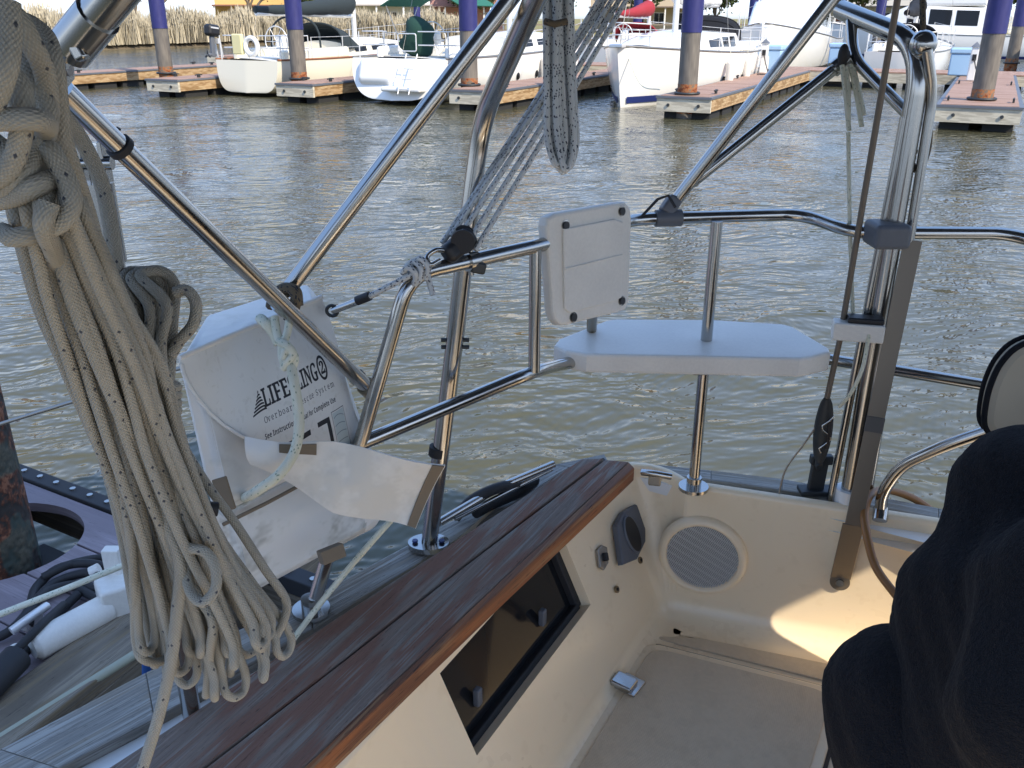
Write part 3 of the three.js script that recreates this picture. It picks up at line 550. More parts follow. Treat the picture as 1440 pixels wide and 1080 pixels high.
function wheel(t, p, r = 0.42) { const g = new THREE.TorusGeometry(r, 0.018, 6, 28); const sp = []; for (let i = 0; i < 6; i++) { const a = i * Math.PI / 3; sp.push(bar(V(0, 0, 0), V(Math.cos(a) * r, Math.sin(a) * r, 0), 0.009, 4)); } const w = lpart('steering_wheel', [g, ...sp], M.alu, t); w.position.copy(p); const b = new RoundedBoxGeometry(0.26, 0.85, 0.24, 2, 0.05); b.translate(p.x, p.y - 0.25, p.z - 0.2); lpart('pedestal', b, M.white, t); }
function dodger(t, z, y, w, len, ht, mat, glass = true) { // hooped spray hood
  const fn = (u, v) => { const a = Math.PI * u, k = Math.sin(v * Math.PI / 2); return V(-Math.cos(a) * w / 2 * (0.86 + 0.14 * k), y + ht * Math.pow(Math.sin(a), 0.55) * k, z - len + len * v * 1.0); };
  lpart('spray_hood', sheet(fn, 18, 8), mat, t);
  for (const k of [1, 0.6]) { const pts = []; for (let i = 0; i <= 18; i++) { const p = fn(i / 18, k); p.multiplyScalar(1); pts.push(p); } lpart('hood_bow', tubeThrough(pts, 0.03, 6), mat, t); }
}
function cockpitWell(t, h, L, s0, s1, mat) { // raised coamings either side of the cockpit
  for (const sd of [-1, 1]) { const a = h.pt(s0, 0, sd), b = h.pt(s1, 0, sd); a.x *= 0.72; b.x *= 0.7; lpart('coaming', beam(V(a.x, a.y + 0.12, a.z), V(b.x, b.y + 0.16, b.z), 0.22, 0.3, V(0, 1, 0), 0.08), mat, t); }
  const a = h.pt(s0, 0, 1), b = h.pt(s1, 0, 1); lpart('cockpit_sole', slab([V(-b.x * 0.62, a.y + 0.055, a.z - 0.05), V(b.x * 0.62, a.y + 0.055, a.z - 0.05), V(b.x * 0.62, b.y + 0.055, b.z), V(-b.x * 0.62, b.y + 0.055, b.z)], 0.02), M.boatDeck, t);
}
{ // boat with the black boom cover: stern to us
  const stern = V(-7.55, 0, -26.85), t = boatBase('sailboat', 'white sailboat with black boom cover and black hood between two finger docks', 'sailboat', stern, -AZ), L = 10;
  const h = buildHull(t, { L, B: 3.0, fs: 0.98, fb: 1.35, sternW: 0.76, scoop: 0.08, lift: 1, round: 0.32, railMat: M.woodTrim }, M.creamPaint);
  cabin(t, h, L, 0.34, 0.8, 0.36, 0.62, M.creamPaint, [[0.4, 0.46, 0.3, 0.7], [0.49, 0.55, 0.3, 0.7], [0.58, 0.63, 0.3, 0.7]]);
  cockpitWell(t, h, L, 0.05, 0.34, M.creamPaint); lifelines(t, h, L, 0.14, 0.94, 6); pushpit(t, h, L); wheel(t, V(0, 1.45, -1.35));
  dodger(t, -3.2, 1.2, 2.0, 1.2, 0.75, M.darkCloth); rig(t, h, L, 0.52, 13, 4.6, 2.15, M.darkCloth);
  const pad = new RoundedBoxGeometry(0.36, 0.55, 0.14, 2, 0.04); pad.translate(-0.35, 1.4, -0.12); lpart('buoy_pad', pad, std({ color: lin(0.7, 0.64, 0.35), roughness: 0.8 }), t);
  const rg = new THREE.TorusGeometry(0.22, 0.07, 8, 20); rg.translate(0.12, 1.35, -0.14); lpart('life_ring', rg, M.white, t);
  const bow = []; for (let i = 0; i <= 12; i++) { const a = i / 12 * Math.PI; bow.push(V(-Math.cos(a) * 0.95, 1.15 + 1.0 * Math.pow(Math.sin(a), 0.5), -2.2)); } lpart('bimini_bow', tubeThrough(bow, 0.03, 6), M.darkCloth, t);
}
{ // round sterned boat with green covers
  const stern = V(-2.95, 0, -24.55), t = boatBase('sailboat', 'white sailboat with rounded open stern, swim ladder and green covers', 'sailboat', stern, -AZ), L = 11.5;
  const h = buildHull(t, { L, B: 3.5, fs: 1.12, fb: 1.5, sternW: 0.82, scoop: 0.4, lift: 1, round: 0.55 }, M.white);
  cabin(t, h, L, 0.36, 0.82, 0.42, 0.66, M.white, [[0.42, 0.5, 0.3, 0.75], [0.53, 0.6, 0.3, 0.7]]);
  cockpitWell(t, h, L, 0.06, 0.36, M.white); lifelines(t, h, L, 0.14, 0.94, 6); pushpit(t, h, L); wheel(t, V(0.1, 1.55, -1.5), 0.45);
  for (let i = 0; i < 5; i++) { const p = new THREE.SphereGeometry(0.1, 12, 8); p.scale(0.3, 1, 1); const q = h.pt(0.22 + i * 0.1, 0.25, 1); p.translate(q.x + 0.012, q.y, q.z); lpart('porthole', p, M.glassDark, t); }
  const seat = new RoundedBoxGeometry(1.2, 0.7, 0.4, 6, 0.19); seat.rotateX(-0.3); seat.translate(-0.55, 0.78, 0.1); lpart('stern_seat', seat, M.white, t);
  const stp = new RoundedBoxGeometry(1.2, 0.12, 0.62, 2, 0.05); stp.translate(0.4, 0.4, 0.3); lpart('swim_step', stp, M.white, t);
  for (const x of [0.45, 0.78]) lpart('ladder_rail', bar(V(x, 0.3, 0.78), V(x, 1.25, 0.3), 0.016, 6), M.alu, t);
  for (let i = 0; i < 4; i++) lpart('ladder_rung', bar(V(0.45, 0.42 + i * 0.24, 0.72 - i * 0.12), V(0.78, 0.42 + i * 0.24, 0.72 - i * 0.12), 0.014, 5), M.alu, t);
  const cov = new THREE.SphereGeometry(0.62, 18, 12); cov.scale(0.75, 0.85, 0.7); const cp = cov.attributes.position; for (let i = 0; i < cp.count; i++) { const y = cp.getY(i); cp.setX(i, cp.getX(i) * (y < 0 ? 1.15 : 0.85) + 0.08 * Math.sin(y * 9)); } cov.computeVertexNormals(); cov.translate(0.15, 1.62, -0.75); lpart('wheel_cover', cov, std({ color: lin(0.008, 0.04, 0.03), roughness: 0.95 }), t);
  const fr = pipe([V(0.0, 1.3, -0.02), V(0.0, 1.72, -0.02), V(0.55, 1.72, -0.02), V(0.55, 1.3, -0.02), V(0.0, 1.3, -0.02)], 0.016, 0.06, 6); lpart('gate_frame', fr, M.alu, t);
  rig(t, h, L, 0.55, 15, 5.2, 2.75, M.greenCloth);
  const bim = thickSheet((u, v) => V((u - 0.5) * 2.5, 2.75 - 0.35 * Math.pow(2 * u - 1, 2), -1.1 - 2.0 * v), 10, 4, 0.02); lpart('bimini_canopy', bim, M.greenCloth, t);
  for (const x of [-1.2, 1.2]) for (const z of [-1.3, -2.9]) lpart('bimini_leg', bar(V(x, 1.2, -2.1), V(x * 1.0, 2.42, z), 0.014, 5), M.alu, t);
}
{ // sailboat with the blue waterline: bow to us
  const L = 10.8, bow = V(2.55, 0, -23.0), stern = bow.clone().addScaledVector(MD, L), t = boatBase('sailboat', 'white sailboat with blue waterline stripe moored bow out beside the dock', 'sailboat', stern, Math.PI - AZ);
  const h = buildHull(t, { L, B: 3.4, fs: 1.15, fb: 1.45, sternW: 0.85, scoop: 0.3, full: 0.5, stripe: [0.1, 0.26], stripeMat: M.navyPaint }, M.white);
  cabin(t, h, L, 0.3, 0.86, 0.5, 0.7, M.white, [[0.34, 0.4, 0.3, 0.85], [0.42, 0.48, 0.3, 0.82], [0.5, 0.6, 0.3, 0.75]], 0.62);
  cockpitWell(t, h, L, 0.04, 0.3, M.white); lifelines(t, h, L, 0.1, 0.93, 6); pushpit(t, h, L); rig(t, h, L, 0.58, 14, 4.4, 2.4, M.white); dodger(t, -2.9, 1.45, 2.1, 1.0, 0.7, M.navyCloth);
  const a = h.pt(0.93, 0, 1), b = h.pt(0.93, 0, -1), c = h.pt(0.995, 0, 1).setX(0); for (const y of [0.55, 0.28]) lpart('pulpit_rail', pipe([a, c.clone().add(V(0, 0, -0.15)), b].map(p => p.clone().add(V(0, y, 0))), 0.016, 0.4, 6), M.alu, t);
  const an = new RoundedBoxGeometry(0.34, 0.08, 0.5, 2, 0.02); an.translate(0, 1.47, -L + 0.1); lpart('anchor_platform', an, M.alu, t);
  for (const [s, y] of [[0.75, 0.045], [0.62, 0.07]]) { const hg = new RoundedBoxGeometry(0.55, 0.05, 0.55, 2, 0.02); hg.translate(0, h.sheer(s) + 0.4 - (s - 0.62) * 1.2, -s * L); lpart('deck_hatch', hg, M.glassDark, t); }
  for (let i = 0; i < 2; i++) { const q = h.pt(0.42 + i * 0.16, 0.28, -1); const p = new THREE.BoxGeometry(0.03, 0.1, 0.5); p.translate(q.x - 0.005, q.y, q.z); lpart('hull_window', p, M.glassDark, t); }
  const m0 = stern.clone(); // mooring line from the bow down to the dock
  const B0 = bow.clone().add(V(0.25, 1.35, -0.4)), D0 = ends[4].clone().add(V(-0.45, 0.58, -0.7)); solo('mooring_line', cord([B0, B0.clone().lerp(D0, 0.5).add(V(0, -0.35, 0)), D0], 0.012, 20, 5), M.ropePale, 'slack pale mooring line from the blue striped bow to the dock', 'rope');
}
function cruiser(stern, turn, L, label, navy) { // motor cruiser with flybridge
  const t = boatBase('motor_cruiser', label, 'motor boat', stern, turn);
  const h = buildHull(t, { L, B: 3.9, fs: 1.2, fb: 1.9, sternW: 0.95, scoop: 0.1, full: 0.5, stripe: [0.06, 0.2], stripeMat: navy ? M.navyPaint : M.rubber }, M.white);
  cabin(t, h, L, 0.18, 0.75, 1.35, 0.78, M.white, [[0.24, 0.34, 0.35, 0.9], [0.36, 0.46, 0.35, 0.9], [0.48, 0.56, 0.35, 0.85]], 0.35);
  const fb = new RoundedBoxGeometry(2.5, 0.55, L * 0.3, 3, 0.15); fb.translate(0, 2.95, -L * 0.36); lpart('flybridge', fb, M.white, t);
  const ws = beam(V(-1.1, 3.4, -L * 0.5), V(1.1, 3.4, -L * 0.5), 0.05, 0.4); lpart('windscreen', ws, M.glassDark, t);
  for (const x of [-1.1, 1.1]) for (const z of [-L * 0.24, -L * 0.46]) lpart('hardtop_post', bar(V(x, 3.1, z), V(x, 4.5, z), 0.03, 6), M.alu, t);
  const tp = new RoundedBoxGeometry(2.7, 0.08, L * 0.3, 2, 0.03); tp.translate(0, 4.5, -L * 0.35); lpart('hardtop', tp, navy ? M.navyCloth : M.white, t);
  lifelines(t, h, L, 0.5, 0.97, 5, 0.7); pushpit(t, h, L, 0.02, 0.7);
  const sw = new RoundedBoxGeometry(3.2, 0.12, 0.8, 2, 0.05); sw.translate(0, 0.32, 0.42); lpart('swim_platform', sw, M.white, t);
  for (let i = 0; i < 2; i++) { const c = new RoundedBoxGeometry(0.55, 0.9, 0.5, 3, 0.1); c.translate(-0.6 + i * 1.2, 1.75, -0.9); lpart('cockpit_seat', c, M.creamPaint, t); }
}
const beyond = (k, d) => ends[4].clone().addScaledVector(MD, 12 + d).addScaledVector(MN, k);
cruiser(beyond(-2.6, 16.5), Math.PI - AZ + 0.05, 12.5, 'white motor cruiser with flybridge beyond the pale blue dock box', false);
function smallSail(k, d, turn, label, cover, L = 9.5, far = 4) {
  const t = boatBase('sailboat', label, 'sailboat', beyond(k, d), turn); const h = buildHull(t, { L, B: 3, fs: 1.0, fb: 1.35, sternW: 0.76, scoop: -0.2 }, M.white);
  cabin(t, h, L, 0.34, 0.8, 0.4, 0.62, M.white, [[0.4, 0.48, 0.3, 0.7], [0.52, 0.6, 0.3, 0.7]]); cockpitWell(t, h, L, 0.05, 0.34, M.white); lifelines(t, h, L, 0.14, 0.94, 5); pushpit(t, h, L); rig(t, h, L, 0.52, 12.5, 4.2, 2.1, cover); wheel(t, V(0, 1.45, -1.4)); dodger(t, -3.1, 1.2, 1.9, 1.1, 0.7, cover);
}
smallSail(3.0, 3.2, -AZ, 'white sailboat with wheel and navy covers behind the broad dock', M.navyCloth);
smallSail(8.6, 3.4, -AZ, 'white sailboat with black covers behind the far blue sleeved pile', M.darkCloth);
smallSail(-7.8, 3.6, -AZ + 0.03, 'white sailboat with red cover beyond the main walkway', std({ color: lin(0.3, 0.02, 0.03), roughness: 0.9 }));
smallSail(13.8, 3.4, -AZ, 'white sailboat with blue covers at the far end of the walkway', std({ color: lin(0.02, 0.1, 0.45), roughness: 0.9 }));
cruiser(beyond(7.5, 26), -AZ + Math.PI / 2, 11, 'white motor cruiser with navy hardtop lying across the channel', true);
{ // outboard motor on a stand at the dock
  const p = atY(303, 84, deckY), t = thing('outboard_motor', 'black outboard motor clamped upright on the far finger dock', 'outboard motor', V(p.x, deckY, p.z)); t.rotation.y = -0.5;
  const cw = new RoundedBoxGeometry(0.4, 0.46, 0.62, 4, 0.14); cw.rotateX(-0.12); cw.translate(0, 1.12, 0); const c = lpart('cowling', cw, M.black, t);
  const st = new THREE.BoxGeometry(0.41, 0.06, 0.4); st.rotateX(-0.12); st.translate(0, 1.22, 0.02); lpart('stripe', st, M.alu, c);
  lpart('leg', [beam(V(0, 0.9, 0.05), V(0, 0.12, 0.1), 0.2, 0.13, V(1, 0, 0), 0.03), beam(V(0, 0.2, -0.08), V(0, 0.2, 0.34), 0.11, 0.11, V(0, 1, 0), 0.04)], M.greyPlastic, t);
  const pr = []; for (let i = 0; i < 3; i++) { const b = new THREE.SphereGeometry(0.09, 8, 6); b.scale(0.5, 1, 0.15); b.translate(0, 0.1, 0); b.rotateZ(i * 2.094); b.translate(0, 0.2, 0.38); pr.push(b); } lpart('propeller', pr, M.lead, t);
  lpart('bracket', [beam(V(-0.14, 0.75, -0.2), V(-0.14, 0.0, -0.28), 0.05, 0.09, V(1, 0, 0)), beam(V(0.14, 0.75, -0.2), V(0.14, 0.0, -0.28), 0.05, 0.09, V(1, 0, 0)), beam(V(-0.2, 0.72, -0.12), V(0.2, 0.72, -0.12), 0.1, 0.2)], M.alu, t);
}

{ // fenders hung along the moored hulls
  const fg = new THREE.CapsuleGeometry(0.11, 0.45, 6, 14), fl = (x, z, lab, grp) => { const t = thing('hull_fender', lab, 'fender', V(x, 0.35, z), grp); const b = new THREE.Mesh(fg, M.poly); b.name = 'body'; b.position.y = 0.34; t.add(b); lpart('line', bar(V(0, 0.66, 0), V(-0.04, 1.0, 0), 0.009, 5), M.ropePale, t); };
  const bowD = V(2.55, 0, -23.0), stA = V(-7.55, 0, -26.85), stB = V(-2.95, 0, -24.55);
  for (const s of [4.2, 6.2, 8.6]) { const p = bowD.clone().addScaledVector(MD, s).addScaledVector(MN, 1.74); fl(p.x, p.z, 'white fender hung on the side of the blue striped sailboat', 'fenders on the blue striped sailboat'); }
  for (const s of [2.5, 5]) { const p = stB.clone().addScaledVector(MD, s).addScaledVector(MN, 1.85); fl(p.x, p.z, 'white fender hung beside the round sterned sailboat', 'fenders on the round sterned sailboat'); }
  // shore power posts on the docks
  for (const [e, s, l] of [[3, 7, 'white shore power post on the dock of the round sterned sailboat'], [4, 9.5, 'white shore power post on the dock of the blue striped sailboat'], [5, 8, 'white shore power post on the broad pale ended dock'], [2, 8, 'white shore power post between the stern facing sailboats']]) {
    const p = ends[e].clone().addScaledVector(MD, s).addScaledVector(MN, -0.38), t = thing('power_post', l, 'power post', V(p.x, deckY + 0.005, p.z)); t.rotation.y = -AZ;
    const b = new RoundedBoxGeometry(0.2, 0.85, 0.2, 2, 0.03); b.translate(0, 0.425, 0); lpart('post', b, M.white, t); const c = new THREE.ConeGeometry(0.18, 0.14, 4); c.rotateY(0.785); c.translate(0, 0.93, 0); lpart('cap', c, M.greyPlastic, t); const o = new THREE.BoxGeometry(0.1, 0.16, 0.04); o.translate(0, 0.6, 0.115); lpart('socket', o, M.black, t); lpart('cable', cord([V(0, 0.58, 0.14), V(0.1, 0.3, 0.2), V(0.25, 0.03, 0.5), V(0.1, 0.03, 1.2)], 0.016, 20, 6), M.rubber, t);
  }
}

// ---------------------------------------------------------------- own boat: cockpit
const BA = V(0.515, 0, -0.857).normalize(), BR = V(0.857, 0, 0.515).normalize(), UP = V(0, 1, 0);
const OC = V(0.36, 0, -1.807), SEAT = 0.75, LIP = 1.11;
const bt = (r, a, y) => OC.clone().addScaledVector(BR, r).addScaledVector(BA, a).setY(y);   // boat frame: r to port, a aft
const zAt = (p, px, py) => { const d = ray(px, py); return V(p.x, EYE + d.y * p.z / d.z, p.z); };   // upright through p at that pixel's height
const boat = thing('own_sailboat', 'cream sailboat cockpit with weathered teak coaming cap in the foreground', 'sailboat', bt(0.7, -1, 0));
const q0 = atY(788, 1075, SEAT), q1 = atY(903, 893, SEAT), aftDir = V(0.949, 0, 0.315).normalize(), coDir = q1.clone().sub(q0).normalize();
const nCo = coDir.clone().cross(UP).negate(), nAft = V(-aftDir.z, 0, aftDir.x).normalize();      // nCo: inboard normal guess, fixed below
if (nCo.dot(BR) < 0) nCo.negate(); if (nAft.z < 0) nAft.negate();
{
  // plan path of the wall foot: along the coaming, round the corner, along the aft wall
  const corner = V(0.36, SEAT, -1.807), fwd = q0.clone().addScaledVector(coDir, -1.7), path = [], rad = 0.05;
  const c0 = corner.clone().addScaledVector(coDir, -rad), c1 = corner.clone().addScaledVector(aftDir, rad);
  const lean = (k) => 0.13 + (0.004 - 0.13) * sstep(0.25, 1, k);
  const push = (p, k, id) => path.push({ p, k, id });
  const leftOf = t => V(t.z, 0, -t.x);
  const wallP = q1, wallN = nCo.clone().multiplyScalar(0.27).add(UP.clone().multiplyScalar(0.13)).normalize();
  const w4 = [[612, 938], [795, 762], [813, 880], [648, 1078]].map(([x, y]) => atPlane(x, y, wallP, wallN));
  const uOf = p => p.clone().sub(q1).dot(coDir), u0 = (uOf(w4[0]) + uOf(w4[3])) / 2, u1 = (uOf(w4[1]) + uOf(w4[2])) / 2;
  const yW0 = 0.93, yW1 = 1.078;
  const base = u => q1.clone().addScaledVector(coDir, u);
  push(fwd, 0); push(base(u0), 0); push(base(u1), 0);
  push(c0, 0);
  for (let i = 1; i < 10; i++) { const k = i / 10; push(c0.clone().multiplyScalar((1 - k) ** 2).addScaledVector(corner, 2 * k * (1 - k)).addScaledVector(c1, k * k), k); }
  push(c1, 1); push(corner.clone().addScaledVector(aftDir, 1.75), 1);
  const tang = path.map((q, i) => { const a = path[Math.max(0, i - 1)].p, b = path[Math.min(path.length - 1, i + 1)].p; return i < 4 ? coDir.clone() : i >= path.length - 2 ? aftDir.clone() : b.clone().sub(a).normalize(); });
  const prof = []; prof.push([-0.075, 0]); for (let i = 0; i <= 8; i++) { const a = i / 8 * Math.PI / 2; prof.push([-0.055 + 0.055 * Math.sin(a), 0.055 - 0.055 * Math.cos(a)]); }
  const iW0 = prof.length; prof.push([0, yW0 - SEAT]); prof.push([0, yW1 - SEAT]); prof.push([0, LIP - SEAT - 0.014]);
  for (let i = 1; i <= 6; i++) { const a = i / 6 * Math.PI / 2; prof.push([0.014 - 0.014 * Math.cos(a), LIP - SEAT - 0.014 + 0.014 * Math.sin(a)]); }
  prof.push([0.018, LIP - SEAT]); prof.push([0.019, LIP - SEAT - 0.05]);
  const P = (i, j) => { const L = leftOf(tang[i]), [o, y] = prof[j], f = clamp((y - 0.055) / 0.27); return path[i].p.clone().addScaledVector(L, o + lean(path[i].k) * f).setY(SEAT + 0.002 + y); };
  const grid = (i0, i1, j0, j1) => sheet((u, v) => P(Math.round(i0 + u * (i1 - i0)), Math.round(j0 + v * (j1 - j0))), i1 - i0, j1 - j0);
  const np = path.length - 1, nj = prof.length - 1;
  const wall = mergeVertices(join([grid(0, 1, 0, nj), grid(1, 2, 0, iW0), grid(1, 2, iW0 + 1, nj), grid(2, np, 0, nj)].map(g => { g.deleteAttribute('uv'); g.deleteAttribute('normal'); return g; }).map(g => { g.computeVertexNormals(); return g; })), 1e-5);
  const co = part('cockpit_coaming', boxUV(toCreasedNormals(wall, 0.5)), M.cream, boat);
  // window: reveal, frame and smoked pane set back in the opening
  const A = P(1, iW0), B = P(2, iW0), C = P(2, iW0 + 1), D = P(1, iW0 + 1), inN = wallN.clone().negate(), dep = 0.034, sh = v => v.clone().addScaledVector(inN, dep);
  const rev = [[A, B], [B, C], [D, A]].map(([a, b]) => sheet(quadFn(a, b, sh(b), sh(a)), 1, 1));
  part('window_reveal', boxUV(join(rev)), M.cream, boat);
  const wf = [], ed = [[A, B], [B, C], [C, D], [D, A]];
  const cen = A.clone().add(B).add(C).add(D).multiplyScalar(0.25);
  const fr = part('window_frame', ed.map(([a, b]) => beam(sh(a).lerp(sh(cen), 0.03), sh(b).lerp(sh(cen), 0.03), 0.02, 0.024, wallN, 0.004)), M.rubber, boat);
  part('window_pane', sheet(quadFn(sh(A), sh(B), sh(C), sh(D)), 1, 1).translate(...inN.clone().multiplyScalar(0.004).toArray()), M.glassDark, fr);
  // opening latches on the pane
  for (const k of [0.18, 0.72]) { const p = sh(A).lerp(sh(B), k).lerp(sh(D).lerp(sh(C), k), 0.34).addScaledVector(wallN, 0.006); part('window_latch', beam(p.clone().addScaledVector(UP, -0.018), p.clone().addScaledVector(UP, 0.02), 0.016, 0.014, wallN, 0.004), M.greyPlastic, fr); }
  // backing so the coaming is a closed box
  part('coaming_outer', boxUV(sheet((u, v) => fwd.clone().lerp(c0, u).addScaledVector(nCo, -0.3).setY(0.9 + 0.21 * v), 4, 1)), M.cream, boat);
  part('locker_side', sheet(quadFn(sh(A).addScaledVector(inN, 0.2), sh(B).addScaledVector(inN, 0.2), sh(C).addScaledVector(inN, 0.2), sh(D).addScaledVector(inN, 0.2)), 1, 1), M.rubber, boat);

  // instrument socket, cover plate, screws on the coaming
  const on = (x, y) => atPlane(x, y, P(3, iW0), wallN);
  const sock = part('socket_plate', plate([[858, 741], [868, 722], [884, 711], [893, 713], [898, 733], [898, 763], [886, 788], [866, 796]].map(([x, y]) => on(x, y).addScaledVector(wallN, 0.004)), wallN, 0.016, 0.003), M.greyPlastic, boat);
  { const c = on(878, 753), u = coDir, v = wallN.clone().cross(coDir).normalize(), ring = []; for (let i = 0; i < 20; i++) { const a = i / 20 * 6.2832; ring.push(c.clone().addScaledVector(u, 0.03 * Math.cos(a)).addScaledVector(v, 0.044 * Math.sin(a)).addScaledVector(wallN, 0.021)); } part('socket', plate(ring, wallN, 0.004, 0.001), M.black, sock); part('socket_rim', tubeThrough([...ring, ring[0]], 0.004, 6), M.greyPlastic, sock); }
  const cp = part('switch_plate', plate([[837, 774], [843, 767], [850, 770], [852, 792], [846, 802], [840, 798]].map(([x, y]) => on(x, y)), wallN, 0.008, 0.002), M.wire, boat);
  part('switch', beam(on(844, 778).addScaledVector(wallN, 0.012), on(846, 790).addScaledVector(wallN, 0.012), 0.012, 0.012, wallN, 0.003), M.black, cp);
  for (const [x, y] of [[899, 788], [866, 829]]) { const p = on(x, y), g = tubeThrough([p, p.clone().addScaledVector(wallN, 0.005)], 0.008, 12); const s = part('screw', g, M.brass, boat); part('slot', tubeThrough([p.clone().addScaledVector(wallN, 0.005), p.clone().addScaledVector(wallN, 0.0065)], 0.004, 8), M.black, s); }
  // loudspeaker in the aft wall
  const aP = corner.clone(), sp = atPlane(988, 781, aP.clone().addScaledVector(nAft, 0.0), nAft), sv = UP, su = aftDir;
  const disc = (r, d0, d1) => { const g = new THREE.CylinderGeometry(r, r, d1 - d0, 56); g.rotateX(Math.PI / 2); g.translate(0, 0, (d0 + d1) / 2); return g.applyMatrix4(new THREE.Matrix4().makeBasis(su, sv, nAft).setPosition(sp)); };
  const spk = thing('loudspeaker', 'round cream loudspeaker with grey slotted grille in the aft cockpit wall', 'speaker', sp.clone().addScaledVector(UP, -0.1));
  const basis = new THREE.Matrix4().makeBasis(su, sv, nAft).setPosition(sp);
  { const pr = [[0.082, 0.004], [0.084, 0.012], [0.09, 0.016], [0.099, 0.012], [0.103, 0.004], [0.104, -0.006]].map(([x, y]) => new THREE.Vector2(x, y)); const g = new THREE.LatheGeometry(pr, 64); g.rotateX(Math.PI / 2); part('rim', g.applyMatrix4(basis), M.cream, spk); }
  part('cone', disc(0.083, -0.004, 0.003), std({ color: lin(0.07, 0.068, 0.065), roughness: 0.9 }), spk);
  { const bars = []; for (let i = -19; i <= 19; i++) { const x = i * 0.0042, y = Math.sqrt(0.083 ** 2 - x * x); const a = V(x, -y, 0.007), b = V(x, y, 0.007); for (const p of [a, b]) p.applyAxisAngle(V(0, 0, 1), -0.45); bars.push(beam(a, b, 0.0022, 0.006, V(0, 0, 1), 0.0004)); }
    for (let i = -4; i <= 4; i++) { const y = i * 0.017, x = Math.sqrt(0.083 ** 2 - y * y); const a = V(-x, y, 0.006), b = V(x, y, 0.006); for (const p of [a, b]) p.applyAxisAngle(V(0, 0, 1), -0.45); bars.push(beam(a, b, 0.0022, 0.005, V(0, 0, 1), 0.0004)); }
    part('grille', join(bars).applyMatrix4(basis), std({ color: lin(0.6, 0.58, 0.54), roughness: 0.6 }), spk, undefined, 'stuff'); }

  // seats: L round the corner, hatch lid with a gap, non-skid panels
  const seatIn = 0.56; // seat depth from the coaming foot
  const e = (r, a, y = SEAT) => bt(r, a, y);
  const seatPts = [q0.clone().addScaledVector(coDir, -1.7).addScaledVector(nCo, -0.02), corner.clone().addScaledVector(coDir, 0.01), corner.clone().addScaledVector(aftDir, 1.75)];
  const aftEdge = k => corner.clone().addScaledVector(aftDir, k).addScaledVector(nAft, 0.36), inEdge = k => corner.clone().addScaledVector(coDir, -k).addScaledVector(nCo, seatIn);
  const iA = aftEdge(0.5 + 0.28), iB = aftEdge(0.66), iC = inEdge(0.5), poly = [seatPts[0], seatPts[1], seatPts[2], aftEdge(1.75), aftEdge(0.84)];
  for (let i = 0; i <= 8; i++) { const k = i / 8; poly.push(aftEdge(0.84).multiplyScalar((1 - k) ** 2).addScaledVector(bt(0.6, -0.28, SEAT), 2 * k * (1 - k)).addScaledVector(inEdge(0.56), k * k)); }
  poly.push(inEdge(2.2)); for (const p of poly) p.y = SEAT;
  part('seat', boxUV(slab(poly, 0.45, 0.012)), M.cream, boat);
  const h0 = atY(906, 904, SEAT), h1 = atY(1190, 976, SEAT), hd = h1.clone().sub(h0).normalize(), hw = h0.distanceTo(h1), hf = coDir.clone().negate();
  const ins = (m, L) => { // rounded hatch outline inset by m
    const a = h0.clone().addScaledVector(hd, m).addScaledVector(hf, m), b = h0.clone().addScaledVector(hd, hw - m).addScaledVector(hf, m), c = b.clone().addScaledVector(hf, L - 2 * m), d = a.clone().addScaledVector(hf, L - 2 * m), r = 0.045;
    const out = [], P4 = [a, b, c, d]; for (let i = 0; i < 4; i++) { const p = P4[i], pr = P4[(i + 3) % 4], nx = P4[(i + 1) % 4], s = p.clone().addScaledVector(pr.clone().sub(p).normalize(), r), t = p.clone().addScaledVector(nx.clone().sub(p).normalize(), r); for (let k = 0; k <= 6; k++) { const f = k / 6; out.push(s.clone().multiplyScalar((1 - f) ** 2).addScaledVector(p, 2 * f * (1 - f)).addScaledVector(t, f * f)); } }
    return out;
  };
  const gut = part('hatch_gutter', slab(ins(-0.003, 0.956).map(p => p.setY(SEAT + 0.0045)), 0.006), M.black, boat);
  const lid = part('hatch_lid', boxUV(slab(ins(0.005, 0.94).map(p => p.setY(SEAT + 0.012)), 0.014, 0.004)), M.cream, boat);
  part('nonskid_panel', boxUV(slab(ins(0.026, 0.9).map(p => p.setY(SEAT + 0.0155)), 0.006, 0.0015), hd), M.nonskid, lid);
  { const a = atY(938, 880, SEAT).addScaledVector(nAft, 0.0), k = (u, d) => corner.clone().addScaledVector(aftDir, u).addScaledVector(nAft, d).setY(SEAT + 0.005);
    const off = u => h0.clone().addScaledVector(hd, u).addScaledVector(coDir, 0.022).setY(SEAT + 0.005);
    const nsp = part('nonskid_panel', boxUV(slab([k(0.11, 0.075), k(0.75, 0.075), k(0.75, 0.26), off(0.44), off(0.0)], 0.005, 0.0015), V(0.7, 0, 0.7)), M.nonskid, boat); nsp.name = 'nonskid_panel'; }
  // hatch latch
  const lt = atY(868, 955, SEAT + 0.012), lg = part('hatch_latch', [beam(atY(846, 943, SEAT + 0.024), atY(861, 950, SEAT + 0.024), 0.042, 0.026, UP, 0.008), beam(atY(863, 952, SEAT + 0.03), atY(892, 966, SEAT + 0.027), 0.042, 0.014, UP, 0.006), beam(atY(872, 956, SEAT + 0.022), atY(900, 970, SEAT + 0.019), 0.055, 0.006, UP, 0.002)], M.steel, boat);
  part('hinge_pin', bar(atY(862, 944, SEAT + 0.026), atY(866, 962, SEAT + 0.026), 0.006, 10), M.steel, lg);
  // sole, port seat and port coaming
  part('cockpit_sole', boxUV(slab([e(0.3, 0.1, 0.31), e(1.2, 0.1, 0.31), e(1.2, -2.3, 0.31), e(0.3, -2.3, 0.31)], 0.03)), M.nonskid, boat);
